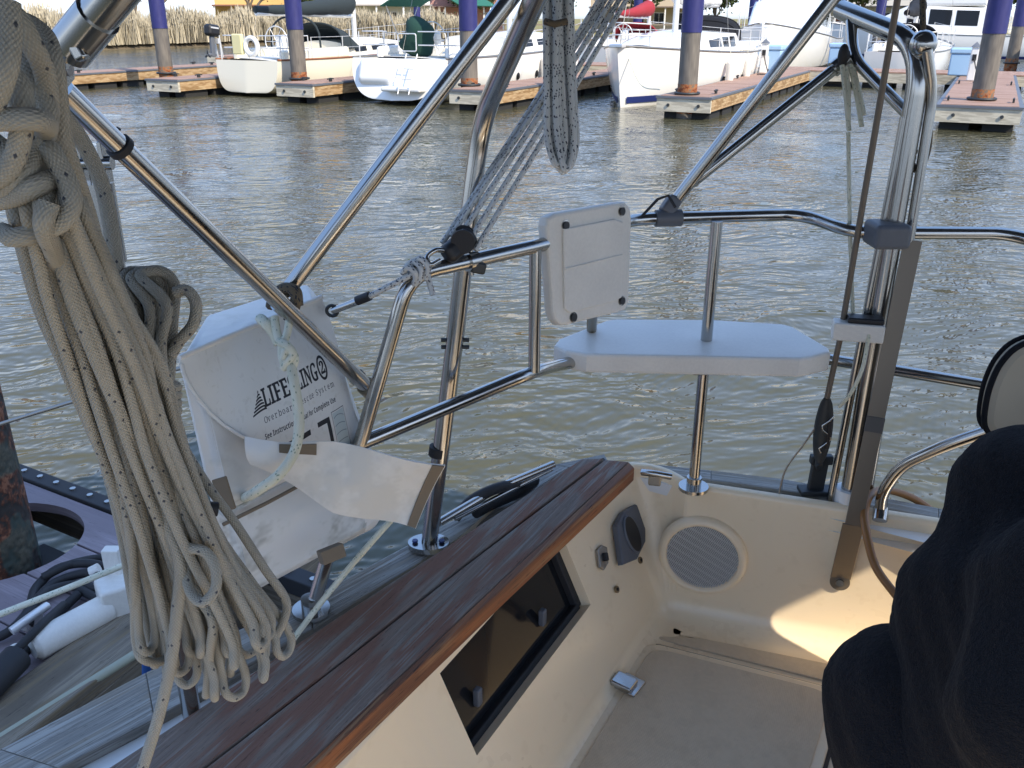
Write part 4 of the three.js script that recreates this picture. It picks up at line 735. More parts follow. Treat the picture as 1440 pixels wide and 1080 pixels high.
  part('port_seat', boxUV(slab([e(0.98, -0.38, SEAT - 0.003), e(1.56, -0.38, SEAT - 0.003), e(1.56, -2.3, SEAT - 0.003), e(0.98, -2.3, SEAT - 0.003)], 0.44, 0.012)), M.cream, boat);
  part('port_coaming', boxUV(beam(e(1.64, 0.35, 0.93), e(1.64, -2.3, 0.93), 0.16, 0.42, UP, 0.03)), M.cream, boat);
  // teak cap: two planks, an end-grain edge strip
  const CY = 1.146, outE = [[-34, 1200], [211, 1041], [440, 890], [620, 773], [818, 645]], seam = [[127, 1200], [300, 1069], [480, 930], [643, 802], [850, 645]], innE = [[300, 1200], [450, 1062], [613, 907], [713, 813], [800, 733], [887, 652]];
  const Y = (l, y = CY) => l.map(([a, b]) => atY(a, b, y)), s3 = m => seam.map(([a, b]) => [a + m, b + m * 0.7]);
  const cap = part('coaming_cap', boxUV(slab([...Y(outE), ...Y(s3(-1.2)).reverse()], 0.03, 0.004), coDir), M.teakCap, boat);
  part('cap_plank', shiftUV(boxUV(slab([...Y(s3(1.2)), ...Y(innE.map(([a, b]) => [a - 3, b - 3])).reverse()], 0.03, 0.004), coDir), 0.4, 0.13), M.teakCap, boat);
  part('cap_spline', slab([...Y(s3(-2), CY - 0.012), ...Y(s3(2), CY - 0.012).reverse()], 0.01), M.rubber, boat);
  part('cap_edge_strip', boxUV(slab([...Y(innE.map(([a, b]) => [a - 2.6, b - 2.6]), CY - 0.001), ...Y(innE.map(([a, b]) => [a + 5, b + 5]), CY - 0.001).reverse()], 0.037, 0.004), coDir), M.teakEdge, boat);
  // deck edge: weathered toe rail plank, white side deck, aft deck plank, topsides
  const TY = 1.1, outl = [[-240, 1178], [0, 1053], [205, 945], [440, 838], [590, 757], [780, 653], [850, 638], [925, 653], [1000, 661], [1100, 673], [1320, 714], [1560, 776]], inl = [[-140, 1205], [83, 1080], [217, 1010], [440, 884], [620, 772], [800, 657], [858, 653], [940, 668], [1000, 675], [1100, 689], [1320, 728], [1560, 789]];
  const oo = Y(outl, TY), ii = Y(inl, TY);
  for (let i = 0; i < oo.length - 1; i++) { if (i === 6) continue; part('toe_rail_plank', shiftUV(boxUV(slab([oo[i], oo[i + 1].clone(), ii[i + 1].clone(), ii[i]], 0.05, 0.003), oo[i + 1].clone().sub(oo[i])), i * 0.3, i * 0.11), M.teakGrey, boat); }
  part('side_deck', boxUV(slab([...oo.map(p => p.clone().setY(TY - 0.02)), e(1.9, 0.1, TY - 0.02), corner.clone().addScaledVector(aftDir, 1.8).addScaledVector(nAft, -0.02).setY(TY - 0.02), corner.clone().addScaledVector(aftDir, 0.1).addScaledVector(nAft, -0.02).setY(TY - 0.02), corner.clone().addScaledVector(nAft, -0.05).addScaledVector(nCo, -0.17).setY(TY - 0.02), fwd.clone().addScaledVector(nCo, -0.19).setY(TY - 0.02)], 0.03)), M.white, boat);
  part('port_deck', boxUV(slab([e(1.7, 0.2, TY - 0.02), e(2.05, -0.1, TY - 0.02), e(2.25, -2.4, TY - 0.02), e(1.7, -2.4, TY - 0.02)], 0.03)), M.white, boat);
  const hullLine = [...oo, e(2.05, -0.1, TY), e(2.25, -2.4, TY)];
  const mid = bt(0.7, -1.2, 0), hs = [];
  part('hull', sheet((u, v) => { const f = u * (hullLine.length - 1), i = Math.min(hullLine.length - 2, Math.floor(f + 1e-9)), p = hullLine[i].clone().lerp(hullLine[i + 1], f - i), k = 0.985 - 0.1 * v * v; return V(mid.x + (p.x - mid.x) * k, TY - 0.045 - v * 1.35, mid.z + (p.z - mid.z) * k); }, (hullLine.length - 1) * 4, 8), M.white, boat);
  // small deck fittings
  const cl = thing('deck_cleat', 'chrome cleat on the aft deck corner beside the teak cap', 'cleat', atY(920, 672, TY));
  part('horn', tubeThrough([atY(903, 664, TY + 0.035), atY(922, 666, TY + 0.042), atY(944, 670, TY + 0.035)], 0.008, 8), M.steel, cl); part('base', beam(atY(912, 672, TY + 0.012), atY(930, 674, TY + 0.012), 0.022, 0.03, UP, 0.004), M.steel, cl);
}
// chrome boat hook and black hose on the side deck
solo('boat_hook', [pipe([atY(617, 735, 1.14), atY(690, 692, 1.15), atY(712, 681, 1.16), atY(778, 653, 1.16)], 0.009, 0.04, 10), pipe([atY(640, 730, 1.135), atY(720, 688, 1.145), atY(776, 660, 1.15)], 0.005, 0.04, 8)], M.steel, 'chrome boat hook lying along the deck edge beside the teak cap', 'boat hook');
solo('black_hose', cord([atY(640, 728, 1.115), atY(662, 705, 1.14), atY(690, 690, 1.16), atY(725, 680, 1.15), atY(752, 676, 1.125), atY(735, 690, 1.12), atY(690, 710, 1.118), atY(668, 722, 1.118)], 0.012, 60, 8), M.rubber, 'black hose loop behind the chrome boat hook', 'hose');

// ---------------------------------------------------------------- stern rail, arch, crane, bimini
const RY = 1.72, RT = 0.0127;
const T1 = atY(576, 386, RY), T2 = atY(776, 341, RY), T3 = atY(893, 308, RY), T4 = atY(1128, 301, RY), T5 = atY(1198, 327, RY - 0.015), T6 = atY(1424, 328, RY - 0.015);
const LB = atY(438, 860, 1.105), postTop = atY(1008, 311, RY), postBase = atY(975, 687, 1.105);
const rail = thing('stern_rail', 'stainless steel stern rail round the cockpit corner', 'railing', postBase.clone());
part('top_rail', pipe([LB, T1, T2.clone().lerp(T1, 0.02), T3, T4, T5, T6, T6.clone().add(V(0.16, -0.05, 0.12)), T6.clone().add(V(0.26, -0.6, 0.2))], RT, 0.05), M.steel, rail);
const M1 = LB.clone().lerp(T1, 0.53), pq = T1.clone().lerp(T2, 0.87), M2 = zAt(pq, 742, 522), MP = atY(789, 512, 1.44), MC = V(0.27, 1.425, -1.82), M3 = V(0.66, 1.408, -1.84), M4 = zAt(T6, 1390, 551);
part('mid_rail', pipe([M1, M2, MP, MC, M3, M4.clone().add(V(0.25, -0.01, 0.05))], RT, 0.05), M.steel, rail);
part('post', bar(M2, pq, RT * 0.9, 14), M.steel, rail);
part('post', bar(postBase, postTop, RT * 0.95, 14), M.steel, rail);
for (const [p, n] of [[postBase, 1], [LB, 0]]) { part('base_flange', tubeThrough([p.clone(), p.clone().setY(p.y + 0.008)], 0.034, 20), M.steel, rail); part('base_collar', tubeThrough([p.clone().setY(p.y + 0.008), p.clone().setY(p.y + 0.03)], 0.017, 16), M.steel, rail); }
const clampOn = (p, d, parent, r = 0.019, L = 0.036) => part('clamp', [tubeThrough([p.clone().addScaledVector(d, -L / 2), p.clone().addScaledVector(d, L / 2)], r, 16), bar(p.clone().add(V(0, -r - 0.008, 0)), p.clone().add(V(0, r + 0.004, 0)), 0.005, 8)], M.steel, parent);
clampOn(T1.clone().lerp(T2, 0.4), T2.clone().sub(T1).normalize(), rail, 0.017, 0.02);

// arch leg (left) and the struts up to the bimini
const arch = thing('arch_tube', 'thick stainless arch tube rising from the starboard toe rail past the stern rail', 'arch', atY(603, 768, 1.105));
const ab = atY(603, 768, 1.105), a1 = zAt(ab, 640, 450).setX(-0.1), a2 = zAt(ab, 661, 290).setX(-0.073), a3 = zAt(ab, 678, 165).setX(-0.05), a4 = V(0.035, 2.13, -1.34), a5 = V(0.2, 2.46, -1.0);
part('tube', pipe([ab, a1, a2, a3, a4, a5], 0.0165, 0.07, 16), M.steel, arch);
{ const g = tubeThrough([ab.clone().setY(1.104), ab.clone().setY(1.116)], 0.04, 28); g.translate(-ab.x, 0, -ab.z); g.scale(1.05, 1, 0.8); g.translate(ab.x, 0, ab.z); const fl = part('base_flange', g, M.steel, arch);
  for (const s of [-1, 1]) { const c = ab.clone().add(V(s * 0.027, 0.013, 0.004)); part('bolt', tubeThrough([c, c.clone().add(V(0, 0.004, 0))], 0.006, 8), M.navyPaint, fl); }
  part('black_ferrule', tubeThrough([zAt(ab, 612, 640).setX(-0.145), zAt(ab, 614, 628).setX(-0.142)], 0.0185, 14), M.rubber, arch); }
for (const py of [478, 488]) { const p = zAt(ab, 635, py).setX(-0.105); part('bolt', bar(p.clone().add(V(-0.026, 0, 0)), p.clone().add(V(0.026, 0, 0)), 0.004, 8), M.lead, arch); }

const bim = thing('bimini', 'cockpit bimini with dark canvas top on stainless tubes', 'bimini', bt(0.7, -1, 2.4));
{
  const top = (u, v) => { const r = -0.5 + 2.58 * u, a = -2.4 + 2.86 * v; return bt(r, a, 2.58 - 0.1 * Math.pow(2 * u - 1, 2) - 0.05 * Math.pow(2 * v - 1, 2)); };
  part('canopy', thickSheet(top, 20, 12, 0.006), std({ color: lin(0.05, 0.07, 0.12), roughness: 0.9 }), bim);
  for (const v of [0.02, 0.5, 0.98]) { const pts = []; for (let i = 0; i <= 16; i++) { const p = top(i / 16, v); p.y -= 0.022; pts.push(p); } part('bow', tubeThrough(pts, 0.0127, 10), M.steel, bim); }
}
// strut 2: from the near fitting down to the left leg of the rail; strut 1 from it up to the bimini; near bow end
const s2a = at(88, 128, 0.92), s2b = at(521, 549, 1.545), s1a = at(404, 408, 1.36), s1b = at(716, 0, 1.26);
const strut = thing('support_strut', 'stainless strut slanting from the rope coil down to the stern rail', 'strut', s2b.clone());
part('tube', bar(s2a, s2b, 0.0127, 16), M.steel, strut);
{ const d = s2b.clone().sub(s2a).normalize(); const p = at(150, 186, 1.0);
  part('collar', tubeThrough([at(392, 424, 1.352), at(404, 435, 1.37)], 0.0155, 14), M.steel, strut);
  part('eye_end', [tubeThrough([s2b.clone().addScaledVector(d, -0.02), s2b.clone().addScaledVector(d, 0.012)], 0.0165, 14), bar(at(517, 536, 1.53), at(532, 560, 1.53), 0.007, 8)], M.brass, strut);
  const k1 = s2a.clone().lerp(s2b, 0.115), k2 = s2a.clone().lerp(s2b, 0.15); part('cable_tie', tubeThrough([k1, k1.clone().addScaledVector(d, 0.008)], 0.0155, 14), M.rubber, strut); part('tie_tail', bar(k1.clone().add(V(0, 0.012, 0)), k1.clone().add(V(0.004, 0.018, 0)), 0.003, 6), M.rubber, strut);
  part('cable_tie', tubeThrough([at(500, 528, 1.52), at(505, 533, 1.525)], 0.0145, 14), M.rubber, strut); }
const st1 = thing('support_strut', 'stainless strut rising from the tied rope knot towards the bimini', 'strut', s1a.clone());
part('tube', bar(s1a, s1a.clone().lerp(s1b, 1.9), 0.0127, 16), M.steel, st1);
const pst = thing('stanchion_post', 'upright stainless stanchion behind the hanging rope coil', 'stanchion', at(140, 262, 1.04).setY(1.1));
{ const p = at(140, 262, 1.04); part('post', bar(V(p.x, 1.1, p.z), p, 0.0135, 16), M.steel, pst);
  part('top_sleeve', tubeThrough([p.clone().setY(p.y - 0.09), p.clone().setY(p.y + 0.004)], 0.0165, 16), M.steel, pst);
  const f = at(130, 222, 1.03); part('fork', [beam(f.clone().add(V(-0.012, -0.045, 0)), f.clone().add(V(-0.012, 0.02, 0)), 0.02, 0.006, V(1, 0, 0)), beam(f.clone().add(V(0.014, -0.045, 0)), f.clone().add(V(0.014, 0.02, 0)), 0.02, 0.006, V(1, 0, 0)), bar(f.clone().add(V(-0.02, -0.005, 0.004)), f.clone().add(V(0.024, -0.005, 0.004)), 0.008, 12), tubeThrough([p.clone(), p.clone().add(V(0, 0.03, 0))], 0.009, 10)], M.steel, pst); }
const bowE = thing('bimini_bow_end', 'thick stainless bimini bow end with bolted jaw above the rope knot', 'bow fitting', at(95, 92, 0.66));
{ const a = at(104, 62, 0.66), b = at(190, -42, 0.62), d = b.clone().sub(a).normalize(); part('tube', bar(a, b.clone().addScaledVector(d, 0.45), 0.0145, 18), M.steel, bowE); part('sleeve', tubeThrough([a.clone().addScaledVector(d, -0.006), a.clone().addScaledVector(d, 0.034)], 0.0165, 18), M.steel, bowE);
  part('jaw', [beam(at(90, 78, 0.655), at(92, 118, 0.67), 0.02, 0.008, V(1, 0, 0), 0.002), bar(at(80, 96, 0.66), at(98, 96, 0.66), 0.006, 10)], M.steel, bowE); part('lug', beam(at(102, 74, 0.652), at(118, 66, 0.65), 0.012, 0.016, UP, 0.003), M.steel, bowE); }
// long tubes on the right
const rc = atY(942, 303, RY);
{ const t = thing('support_strut', 'stainless strut rising steeply from the clamp right of the backrest', 'strut', rc.clone()), b = at(1175, 0, 1.62), d = b.clone().sub(rc).normalize();
  part('tube', bar(at(948, 285, 1.825), b.clone().addScaledVector(d, 0.6), 0.0127, 16), M.steel, t);
  part('clamp', [tubeThrough([T3.clone().lerp(T4, 0.12), T3.clone().lerp(T4, 0.27)], 0.0175, 16), beam(at(935, 300, 1.82), at(950, 278, 1.82), 0.03, 0.03, V(0, 0, 1), 0.006)], M.greyPlastic, t);
  part('tie_wire', tubeThrough([at(897, 310, 1.8), at(925, 280, 1.8), at(940, 275, 1.79), at(950, 292, 1.79)], 0.003, 6), M.rubber, t); }
const craneLeg = atY(1192, 706, 1.105), cTop = V(craneLeg.x, 2.05, craneLeg.z), cArm = at(1188, 16, 1.82);
const crane = thing('motor_crane', 'bent stainless tube crane standing on the aft deck beside the backstay', 'crane', craneLeg.clone());
part('mast_tube', pipe([craneLeg, V(craneLeg.x + 0.002, 2.055, craneLeg.z), cArm, cArm.clone().add(cArm.clone().sub(cTop).multiplyScalar(0.05))], 0.019, 0.09, 18), M.steel, crane);
part('side_tube', pipe([craneLeg.clone().add(V(0.04, 0, 0.005)), zAt(craneLeg, 1284, 130).add(V(0.03, 0, 0.008)), zAt(craneLeg, 1288, 70).add(V(0.0, 0, 0.02))], 0.0095, 0.05, 12), M.steel, crane);
part('side_tube', bar(craneLeg.clone().add(V(-0.035, 0.0, -0.01)), zAt(craneLeg, 1255, 165).add(V(-0.012, 0, 0.0)), 0.0085, 12), M.steel, crane);
part('brace', pipe([at(1197, 30, 1.79), at(1200, 82, 1.77), zAt(craneLeg, 1262, 165)], 0.0115, 0.05, 14), M.steel, crane);
part('long_brace', bar(at(972, 258, 1.82), at(1205, 72, 1.78), 0.0115, 14), M.steel, crane);
part('brace_sleeve', tubeThrough([at(1172, 98, 1.785), at(1200, 76, 1.78)], 0.0165, 14), M.steel, crane);
part('rail_clamp', new RoundedBoxGeometry(0.07, 0.048, 0.075, 2, 0.01).translate(...at(1247, 329, 1.735).toArray()), M.greyPlastic, crane);
part('foot', tubeThrough([craneLeg.clone().setY(1.1), craneLeg.clone().setY(1.14)], 0.03, 18), M.white, crane);
part('elbow_cap', new THREE.SphereGeometry(0.024, 14, 10).translate(cTop.x, cTop.y + 0.006, cTop.z), M.steel, crane);
// loop of grey line and pale lines on the crane
solo('hanging_line', cord([at(1297, -30, 1.7), at(1299, 60, 1.7), at(1307, 150, 1.7), at(1304, 215, 1.7), at(1290, 240, 1.7), at(1280, 222, 1.71), at(1287, 212, 1.72)], 0.006, 60), M.ropeBrown, 'grey brown line hanging in a loop beside the crane tube', 'rope');
{ const t = thing('pale_halyard', 'pale green flag halyard looped over the crane brace', 'rope', at(1193, 180, 1.76));
  for (const [a, b, c] of [[[1184, 92], [1190, 140], [1194, 184]], [[1190, 95], [1193, 130], [1193, 178]], [[1196, 92], [1205, 135], [1212, 178]], [[1200, 96], [1208, 130], [1215, 162]]]) part('strand', cord([at(...a, 1.76), at(...b, 1.755), at(...c, 1.755)], 0.0052, 12, 6), M.ropePale, t);
  part('strand', cord([at(1193, 186, 1.76), at(1194, 260, 1.77), at(1196, 350, 1.79), at(1200, 455, 1.82)], 0.0042, 20, 6), M.ropePale, t);
  part('knot', new THREE.SphereGeometry(0.014, 10, 8).scale(0.8, 1.6, 0.8).translate(...at(1186, 78, 1.76).toArray()), M.rubber, t); }
// backstay with its turnbuckle
const cpl = atY(1145, 693, 1.105);
const bs = thing('backstay', 'thick backstay with bronze turnbuckle running up from the aft deck chainplate', 'rigging', cpl.clone());
{ const top = at(1262, 0, 1.56), mid = at(1181, 478, 1.83), tb0 = at(1163, 560, 1.87), tb1 = at(1152, 650, 1.935), cp = at(1149, 658, 1.94);
  part('stay', tubeThrough([tb0, mid, top, top.clone().add(top.clone().sub(mid).multiplyScalar(1.2))], 0.006, 10), std({ color: lin(0.16, 0.13, 0.1), roughness: 0.5, metalness: 0.4 }), bs);
  const ax = tb1.clone().sub(tb0), pts = []; for (let i = 0; i <= 14; i++) pts.push(tb0.clone().addScaledVector(ax, i / 14));
  part('turnbuckle', tubeThrough(pts, k => 0.007 + 0.0125 * Math.pow(Math.sin(Math.PI * clamp(k * 1.0)), 0.6), 14), M.lead, bs);
  part('turnbuckle_slot', tubeThrough(pts.slice(4, 11).map(p => p.clone().add(V(0.006, 0, 0.017))), 0.0055, 8), M.black, bs);
  part('locking_wire', tubeThrough(pts.slice(3, 12).map((p, i) => p.clone().add(V(0.012 * Math.cos(i * 1.3), 0, 0.02))), 0.0018, 6), M.steel, bs);
  part('clevis', beam(tb1.clone(), cpl.clone().setY(1.17), 0.014, 0.014, V(0, 0, 1), 0.003), M.lead, bs);
  part('chainplate', [beam(cpl.clone().setY(1.1), cpl.clone().add(V(0.004, 0.09, 0.0)), 0.036, 0.014, V(0, 0, 1), 0.003), beam(cpl.clone().add(V(-0.02, 0.085, 0)), cpl.clone().add(V(0.03, 0.085, 0)), 0.02, 0.022, UP, 0.004), beam(cpl.clone().add(V(-0.035, 0.006, 0)), cpl.clone().add(V(0.04, 0.006, 0)), 0.04, 0.012, UP, 0.003)], M.lead, bs);
  part('ground_wire', cord([at(1158, 585, 1.88), at(1130, 625, 1.93), at(1105, 660, 1.97), at(1094, 700, 2.0)], 0.0022, 24, 6), M.wire, bs);
  const bk = at(1206, 465, 1.8); const wb = part('white_block', new RoundedBoxGeometry(0.098, 0.037, 0.04, 2, 0.004).rotateY(-0.25).translate(bk.x, bk.y, bk.z), M.poly, bs);
  part('block_strap', new RoundedBoxGeometry(0.07, 0.012, 0.035, 2, 0.004).rotateY(-0.25).translate(bk.x + 0.012, bk.y + 0.024, bk.z), M.black, wb);
  part('block_line', cord([at(1222, 470, 1.78), at(1212, 520, 1.79), at(1195, 555, 1.82), at(1180, 572, 1.85)], 0.004, 24, 6), M.ropePale, bs); }
// flat stainless strap from the rail down the aft wall
{ const p0 = at(1284, 338, 1.735), p1 = at(1200, 738, 1.885), wl = atPlane(1181, 818, V(0.36, 0, -1.807).addScaledVector(nAft, 0.006), nAft), t = thing('flat_strap', 'long flat stainless strap bolted to the aft cockpit wall and rail', 'strap', wl.clone());
  const wdir = V(0.96, 0, 0.28).normalize(), pl = (a, b, w) => { const d = b.clone().sub(a).normalize(), n = d.clone().cross(wdir).normalize(); return beam(a, b, w, 0.004, n, 0.001); };
  part('bar', pl(p0, p1, 0.034), M.strap, t); part('foot_plate', pl(p1, wl.clone().addScaledVector(UP, 0.01), 0.043), M.strap, t);
  part('foot_end', tubeThrough([wl.clone().addScaledVector(nAft, -0.002), wl.clone().addScaledVector(nAft, 0.0025)], 0.0215, 24), M.strap, t);
  part('bolt', tubeThrough([wl, wl.clone().addScaledVector(nAft, 0.008)], 0.009, 12), M.steel, t);
  part('tape_band', pl(p0.clone().lerp(p1, 0.6), p0.clone().lerp(p1, 0.655), 0.036).translate(nAft.x * 0.002, 0, nAft.z * 0.002), std({ color: lin(0.09, 0.085, 0.08), roughness: 0.6 }), t); }
// corner seat and its backrest
{ const sy = 1.465, seat = thing('corner_seat', 'white plastic stern rail seat in the pushpit corner', 'seat', atY(985, 500, sy).setY(1.42));
  const out = [[779, 485], [786, 476], [852, 450], [866, 448], [1003, 449], [1100, 455], [1116, 459], [1166, 489], [1168, 495], [1140, 502], [1125, 504], [985, 501], [825, 498], [795, 493]].map(([x, y]) => atY(x, y, sy));
  part('seat_board', boxUV(slab(out, 0.042, 0.006)), M.poly, seat);
  const rim = []; part('bracket', bar(atY(832, 462, sy).setY(1.46), at(833, 440, 1.79), 0.011, 10), M.brass, seat);
  part('u_bracket', [bar(postBase.clone().setY(1.395).add(V(-0.025, 0, 0.012)), postBase.clone().setY(1.395).add(V(0.03, 0, 0.012)), 0.006, 8)], M.steel, seat);
  const c = [at(766, 302, 1.585), at(887, 285, 1.73), at(884, 436, 1.78)], n = c[1].clone().sub(c[0]).cross(c[2].clone().sub(c[0])).normalize(); if (n.z < 0) n.negate();
  const on = (x, y) => atPlane(x, y, c[0], n), bk = thing('seat_backrest', 'white plastic backrest board clipped on the stern rail', 'backrest', at(833, 448, 1.8));
  const o2 = [[769, 318], [771, 306], [782, 300], [868, 285], [880, 284], [887, 292], [889, 310], [885, 425], [880, 436], [868, 440], [800, 457], [788, 458], [781, 450], [778, 438]].map(([x, y]) => on(x, y));
  part('board', boxUV(plate(o2, n, 0.026, 0.006).translate(...n.clone().multiplyScalar(-0.026).toArray()), c[1].clone().sub(c[0])), M.poly, bk);
  const raised = [[790, 322], [862, 308], [874, 312], [872, 418], [862, 424], [800, 440], [792, 434]].map(([x, y]) => on(x, y).addScaledVector(n, -0.001)); part('panel', boxUV(plate(raised, n, 0.006, 0.0025), c[1].clone().sub(c[0])), M.poly, bk);
  part('groove', tubeThrough([on(792, 378), on(872, 358)].map(p => p.addScaledVector(n, 0.0055)), 0.0018, 6), M.poly, bk);
  for (const [x, y] of [[795, 317], [874, 297], [874, 423], [806, 446]]) { const p = on(x, y).addScaledVector(n, -0.004), s = part('screw', tubeThrough([p, p.clone().addScaledVector(n, 0.008)], 0.0075, 14), M.black, bk); part('washer', tubeThrough([p, p.clone().addScaledVector(n, 0.0055)], 0.01, 16), M.steel, s); }
}
// helm seat: steel rail and cushion
{ const hs = thing('helm_seat', 'helm seat with cream cushion edged in navy piping on a bent steel tube', 'seat', atY(1238, 724, 1.105));
  part('frame_tube', pipe([atY(1238, 726, 1.1), at(1240, 694, 1.9), at(1266, 655, 1.86), at(1330, 626, 1.78), at(1395, 604, 1.72), at(1520, 560, 1.6)], 0.0125, 0.05, 16), M.steel, hs);
  part('foot_sleeve', tubeThrough([atY(1237, 732, 1.1), atY(1239, 714, 1.12)], 0.0155, 14), M.steel, hs);
  const n = V(-0.25, 0.12, 1).normalize(), c0 = at(1440, 550, 1.66), on = ([x, y]) => atPlane(x, y, c0, n), o = smooth([[1393, 612], [1384, 596], [1386, 565], [1394, 535], [1408, 508], [1430, 487], [1470, 474], [1540, 470], [1600, 490], [1622, 540], [1615, 600], [1570, 632], [1470, 630], [1410, 622], [1393, 612]].map(on), 60);
  part('cushion', plate(o.slice(0, -1), n, 0.05, 0.014).translate(...n.clone().multiplyScalar(-0.035).toArray()), std({ color: lin(0.42, 0.37, 0.28), roughness: 0.8 }), hs);
  part('piping', tubeThrough(o.map(p => p.clone().addScaledVector(n, 0.006)), 0.006, 8), M.navyCloth, hs);
  part('side_piping', tubeThrough(o.map(p => p.clone().addScaledVector(n, -0.03)), 0.006, 8), M.navyCloth, hs); }
solo('brown_hose', cord([at(1330, 735, 2.0), at(1290, 704, 2.0), at(1252, 690, 1.98), at(1226, 694, 1.93), at(1216, 722, 1.87), at(1219, 752, 1.83), at(1231, 796, 1.79), at(1256, 832, 1.74), at(1282, 862, 1.7), at(1330, 905, 1.66), at(1390, 930, 1.64)], 0.0085, 80, 10), M.hose, 'amber brown hose draped over the aft cockpit wall', 'hose');

// ---------------------------------------------------------------- hanging rope coil on the left
{
  seed = 41; const RR = 0.0064, RS0 = 0.0045;
  const coil = thing('rope_coil', 'thick grey braided rope knotted and hanging in long loops beside the bimini frame', 'rope', at(230, 930, 0.85));
  const S = (pts, r = RR, n = 60) => part('strand', cord(pts.map(([x, y, t]) => at(x, y, t)), r, n, 9), M.rope, coil);
  const knots = [
    [[-60, 40, 0.5], [-10, 12, 0.5], [22, 24, 0.5], [45, 62, 0.51], [62, 100, 0.53], [68, 150, 0.55], [66, 190, 0.57]],
    [[-40, 60, 0.56], [0, 36, 0.56], [35, 32, 0.57], [60, 48, 0.57], [76, 92, 0.56], [83, 150, 0.57], [90, 200, 0.58], [106, 250, 0.6], [126, 310, 0.66], [150, 400, 0.72], [180, 480, 0.8]],
    [[12, 5, 0.47], [14, 50, 0.47], [8, 100, 0.47], [-12, 150, 0.48], [-40, 180, 0.5]],
    [[-30, 110, 0.5], [5, 100, 0.5], [26, 118, 0.5], [32, 150, 0.5], [28, 195, 0.51], [14, 235, 0.52], [-25, 262, 0.53]],
    [[-30, 172, 0.495], [10, 168, 0.485], [45, 168, 0.487], [66, 176, 0.52], [58, 190, 0.55]],
    [[34, 70, 0.55], [44, 110, 0.54], [64, 145, 0.54], [66, 180, 0.54], [50, 212, 0.54], [30, 246, 0.53], [-10, 270, 0.54]],
    [[66, 262, 0.55], [62, 290, 0.54], [70, 318, 0.54], [92, 306, 0.54], [101, 278, 0.54], [90, 246, 0.54], [70, 212, 0.54], [62, 225, 0.57], [72, 262, 0.62]],
    [[-20, 286, 0.55], [20, 276, 0.54], [50, 262, 0.53], [76, 250, 0.55]],
    [[4, 326, 0.58], [20, 334, 0.56], [44, 330, 0.56], [66, 318, 0.58]],
    [[70, 285, 0.53], [62, 310, 0.53], [74, 350, 0.57], [90, 400, 0.68]],
    [[-20, 190, 0.56], [10, 215, 0.56], [36, 240, 0.56], [52, 280, 0.58], [70, 330, 0.68]],
    [[26, 90, 0.58], [20, 130, 0.58], [46, 190, 0.58], [80, 240, 0.6]],
  ];
  for (const k of knots) S(k);
  // bundle: left and right edge of the sheaf by height
  const edge = [[290, 16, 112, 0.58], [400, 42, 168, 0.64], [520, 92, 232, 0.7], [620, 132, 254, 0.75], [720, 166, 294, 0.79], [800, 180, 340, 0.82], [880, 186, 395, 0.85], [980, 196, 440, 0.88], [1100, 205, 430, 0.9]];
  const E = y => { let i = 0; while (i < edge.length - 2 && edge[i + 1][0] < y) i++; const k = clamp((y - edge[i][0]) / (edge[i + 1][0] - edge[i][0])); return [1, 2, 3].map(c => edge[i][c] * (1 - k) + edge[i + 1][c] * k); };
  const run = (s0, s1, y0, y1, dep, ph) => { const o = []; const n = Math.max(3, Math.round((y1 - y0) / 70)); for (let i = 0; i <= n; i++) { const k = i / n, y = y0 + (y1 - y0) * k, [a, b, t] = E(y), s = s0 + (s1 - s0) * sstep(0.1, 0.9, k) + 0.045 * Math.sin(k * 7 + ph); o.push([a + (b - a) * s, y, t + dep + 0.012 * Math.sin(k * 5 + ph * 2)]); } return o; };
  // each loop: down on one strand, round a U at the bottom, up on another
  const U = (sa, ea, sb, eb, yb, dep, top = 285) => { const d = run(sa, ea, top, yb - 28, dep, rnd() * 6), u = run(sb, eb, top + rr(0, 40), yb - 28, dep + 0.018, rnd() * 6).reverse(); d.unshift([d[0][0] * 0.55 + 22, 205, 0.66], [d[0][0] * 0.8 + 12, (205 + d[0][1]) / 2, 0.64]); { const z = u[u.length - 1]; u.push([z[0] * 0.8 + 12, (205 + z[1]) / 2, 0.645], [z[0] * 0.55 + 22, 205, 0.665]); } const p = d[d.length - 1], q = u[0], m = (p[0] + q[0]) / 2, w = Math.abs(q[0] - p[0]); S([...d, [p[0] * 0.75 + m * 0.25, yb - 8, p[2]], [m, yb, (p[2] + q[2]) / 2], [q[0] * 0.75 + m * 0.25, yb - 8, q[2]], ...u], RS, 110); };
  const RS = 0.0043;
  const US = (sa, ea, sb, eb, yb, dep, top) => U(sa, ea, sb, eb, yb, dep, top);
  for (let i = 0; i < 25; i++) { // loops spread across the sheaf, uneven lengths
    const c = (i + 0.5) / 25, w = rr(0.03, 0.11), o = rr(-0.06, 0.06), long = 1 - Math.abs(c - 0.52) * 0.9;
    US(clamp(c + rr(-0.16, 0.16), 0, 1), c - w / 2 + o * 0.2, clamp(c + rr(-0.16, 0.16), 0, 1), c + w / 2 + o, 850 + 140 * long * rr(0.55, 1), [-0.03, -0.012, 0.008, 0.026, 0.045][(i * 3) % 5], i % 6 === 4 ? 330 : 285);
  }
  S([...run(0.4, 0.42, 290, 700, -0.03, 1), [252, 790, 0.78], [249, 860, 0.8], [240, 935, 0.82], [222, 1012, 0.84], [196, 1095, 0.86], [176, 1160, 0.88]], RS0 * 1.25, 110);
  S([[262, 770, 0.77], [288, 776, 0.77], [303, 800, 0.77], [302, 830, 0.77], [286, 847, 0.77], [268, 832, 0.78], [262, 800, 0.79], [268, 768, 0.8]], RS0 * 1.05);
  S([[262, 790, 0.83], [280, 840, 0.82], [298, 870, 0.82], [295, 915, 0.84], [293, 950, 0.86], [290, 978, 0.88]], RS0);
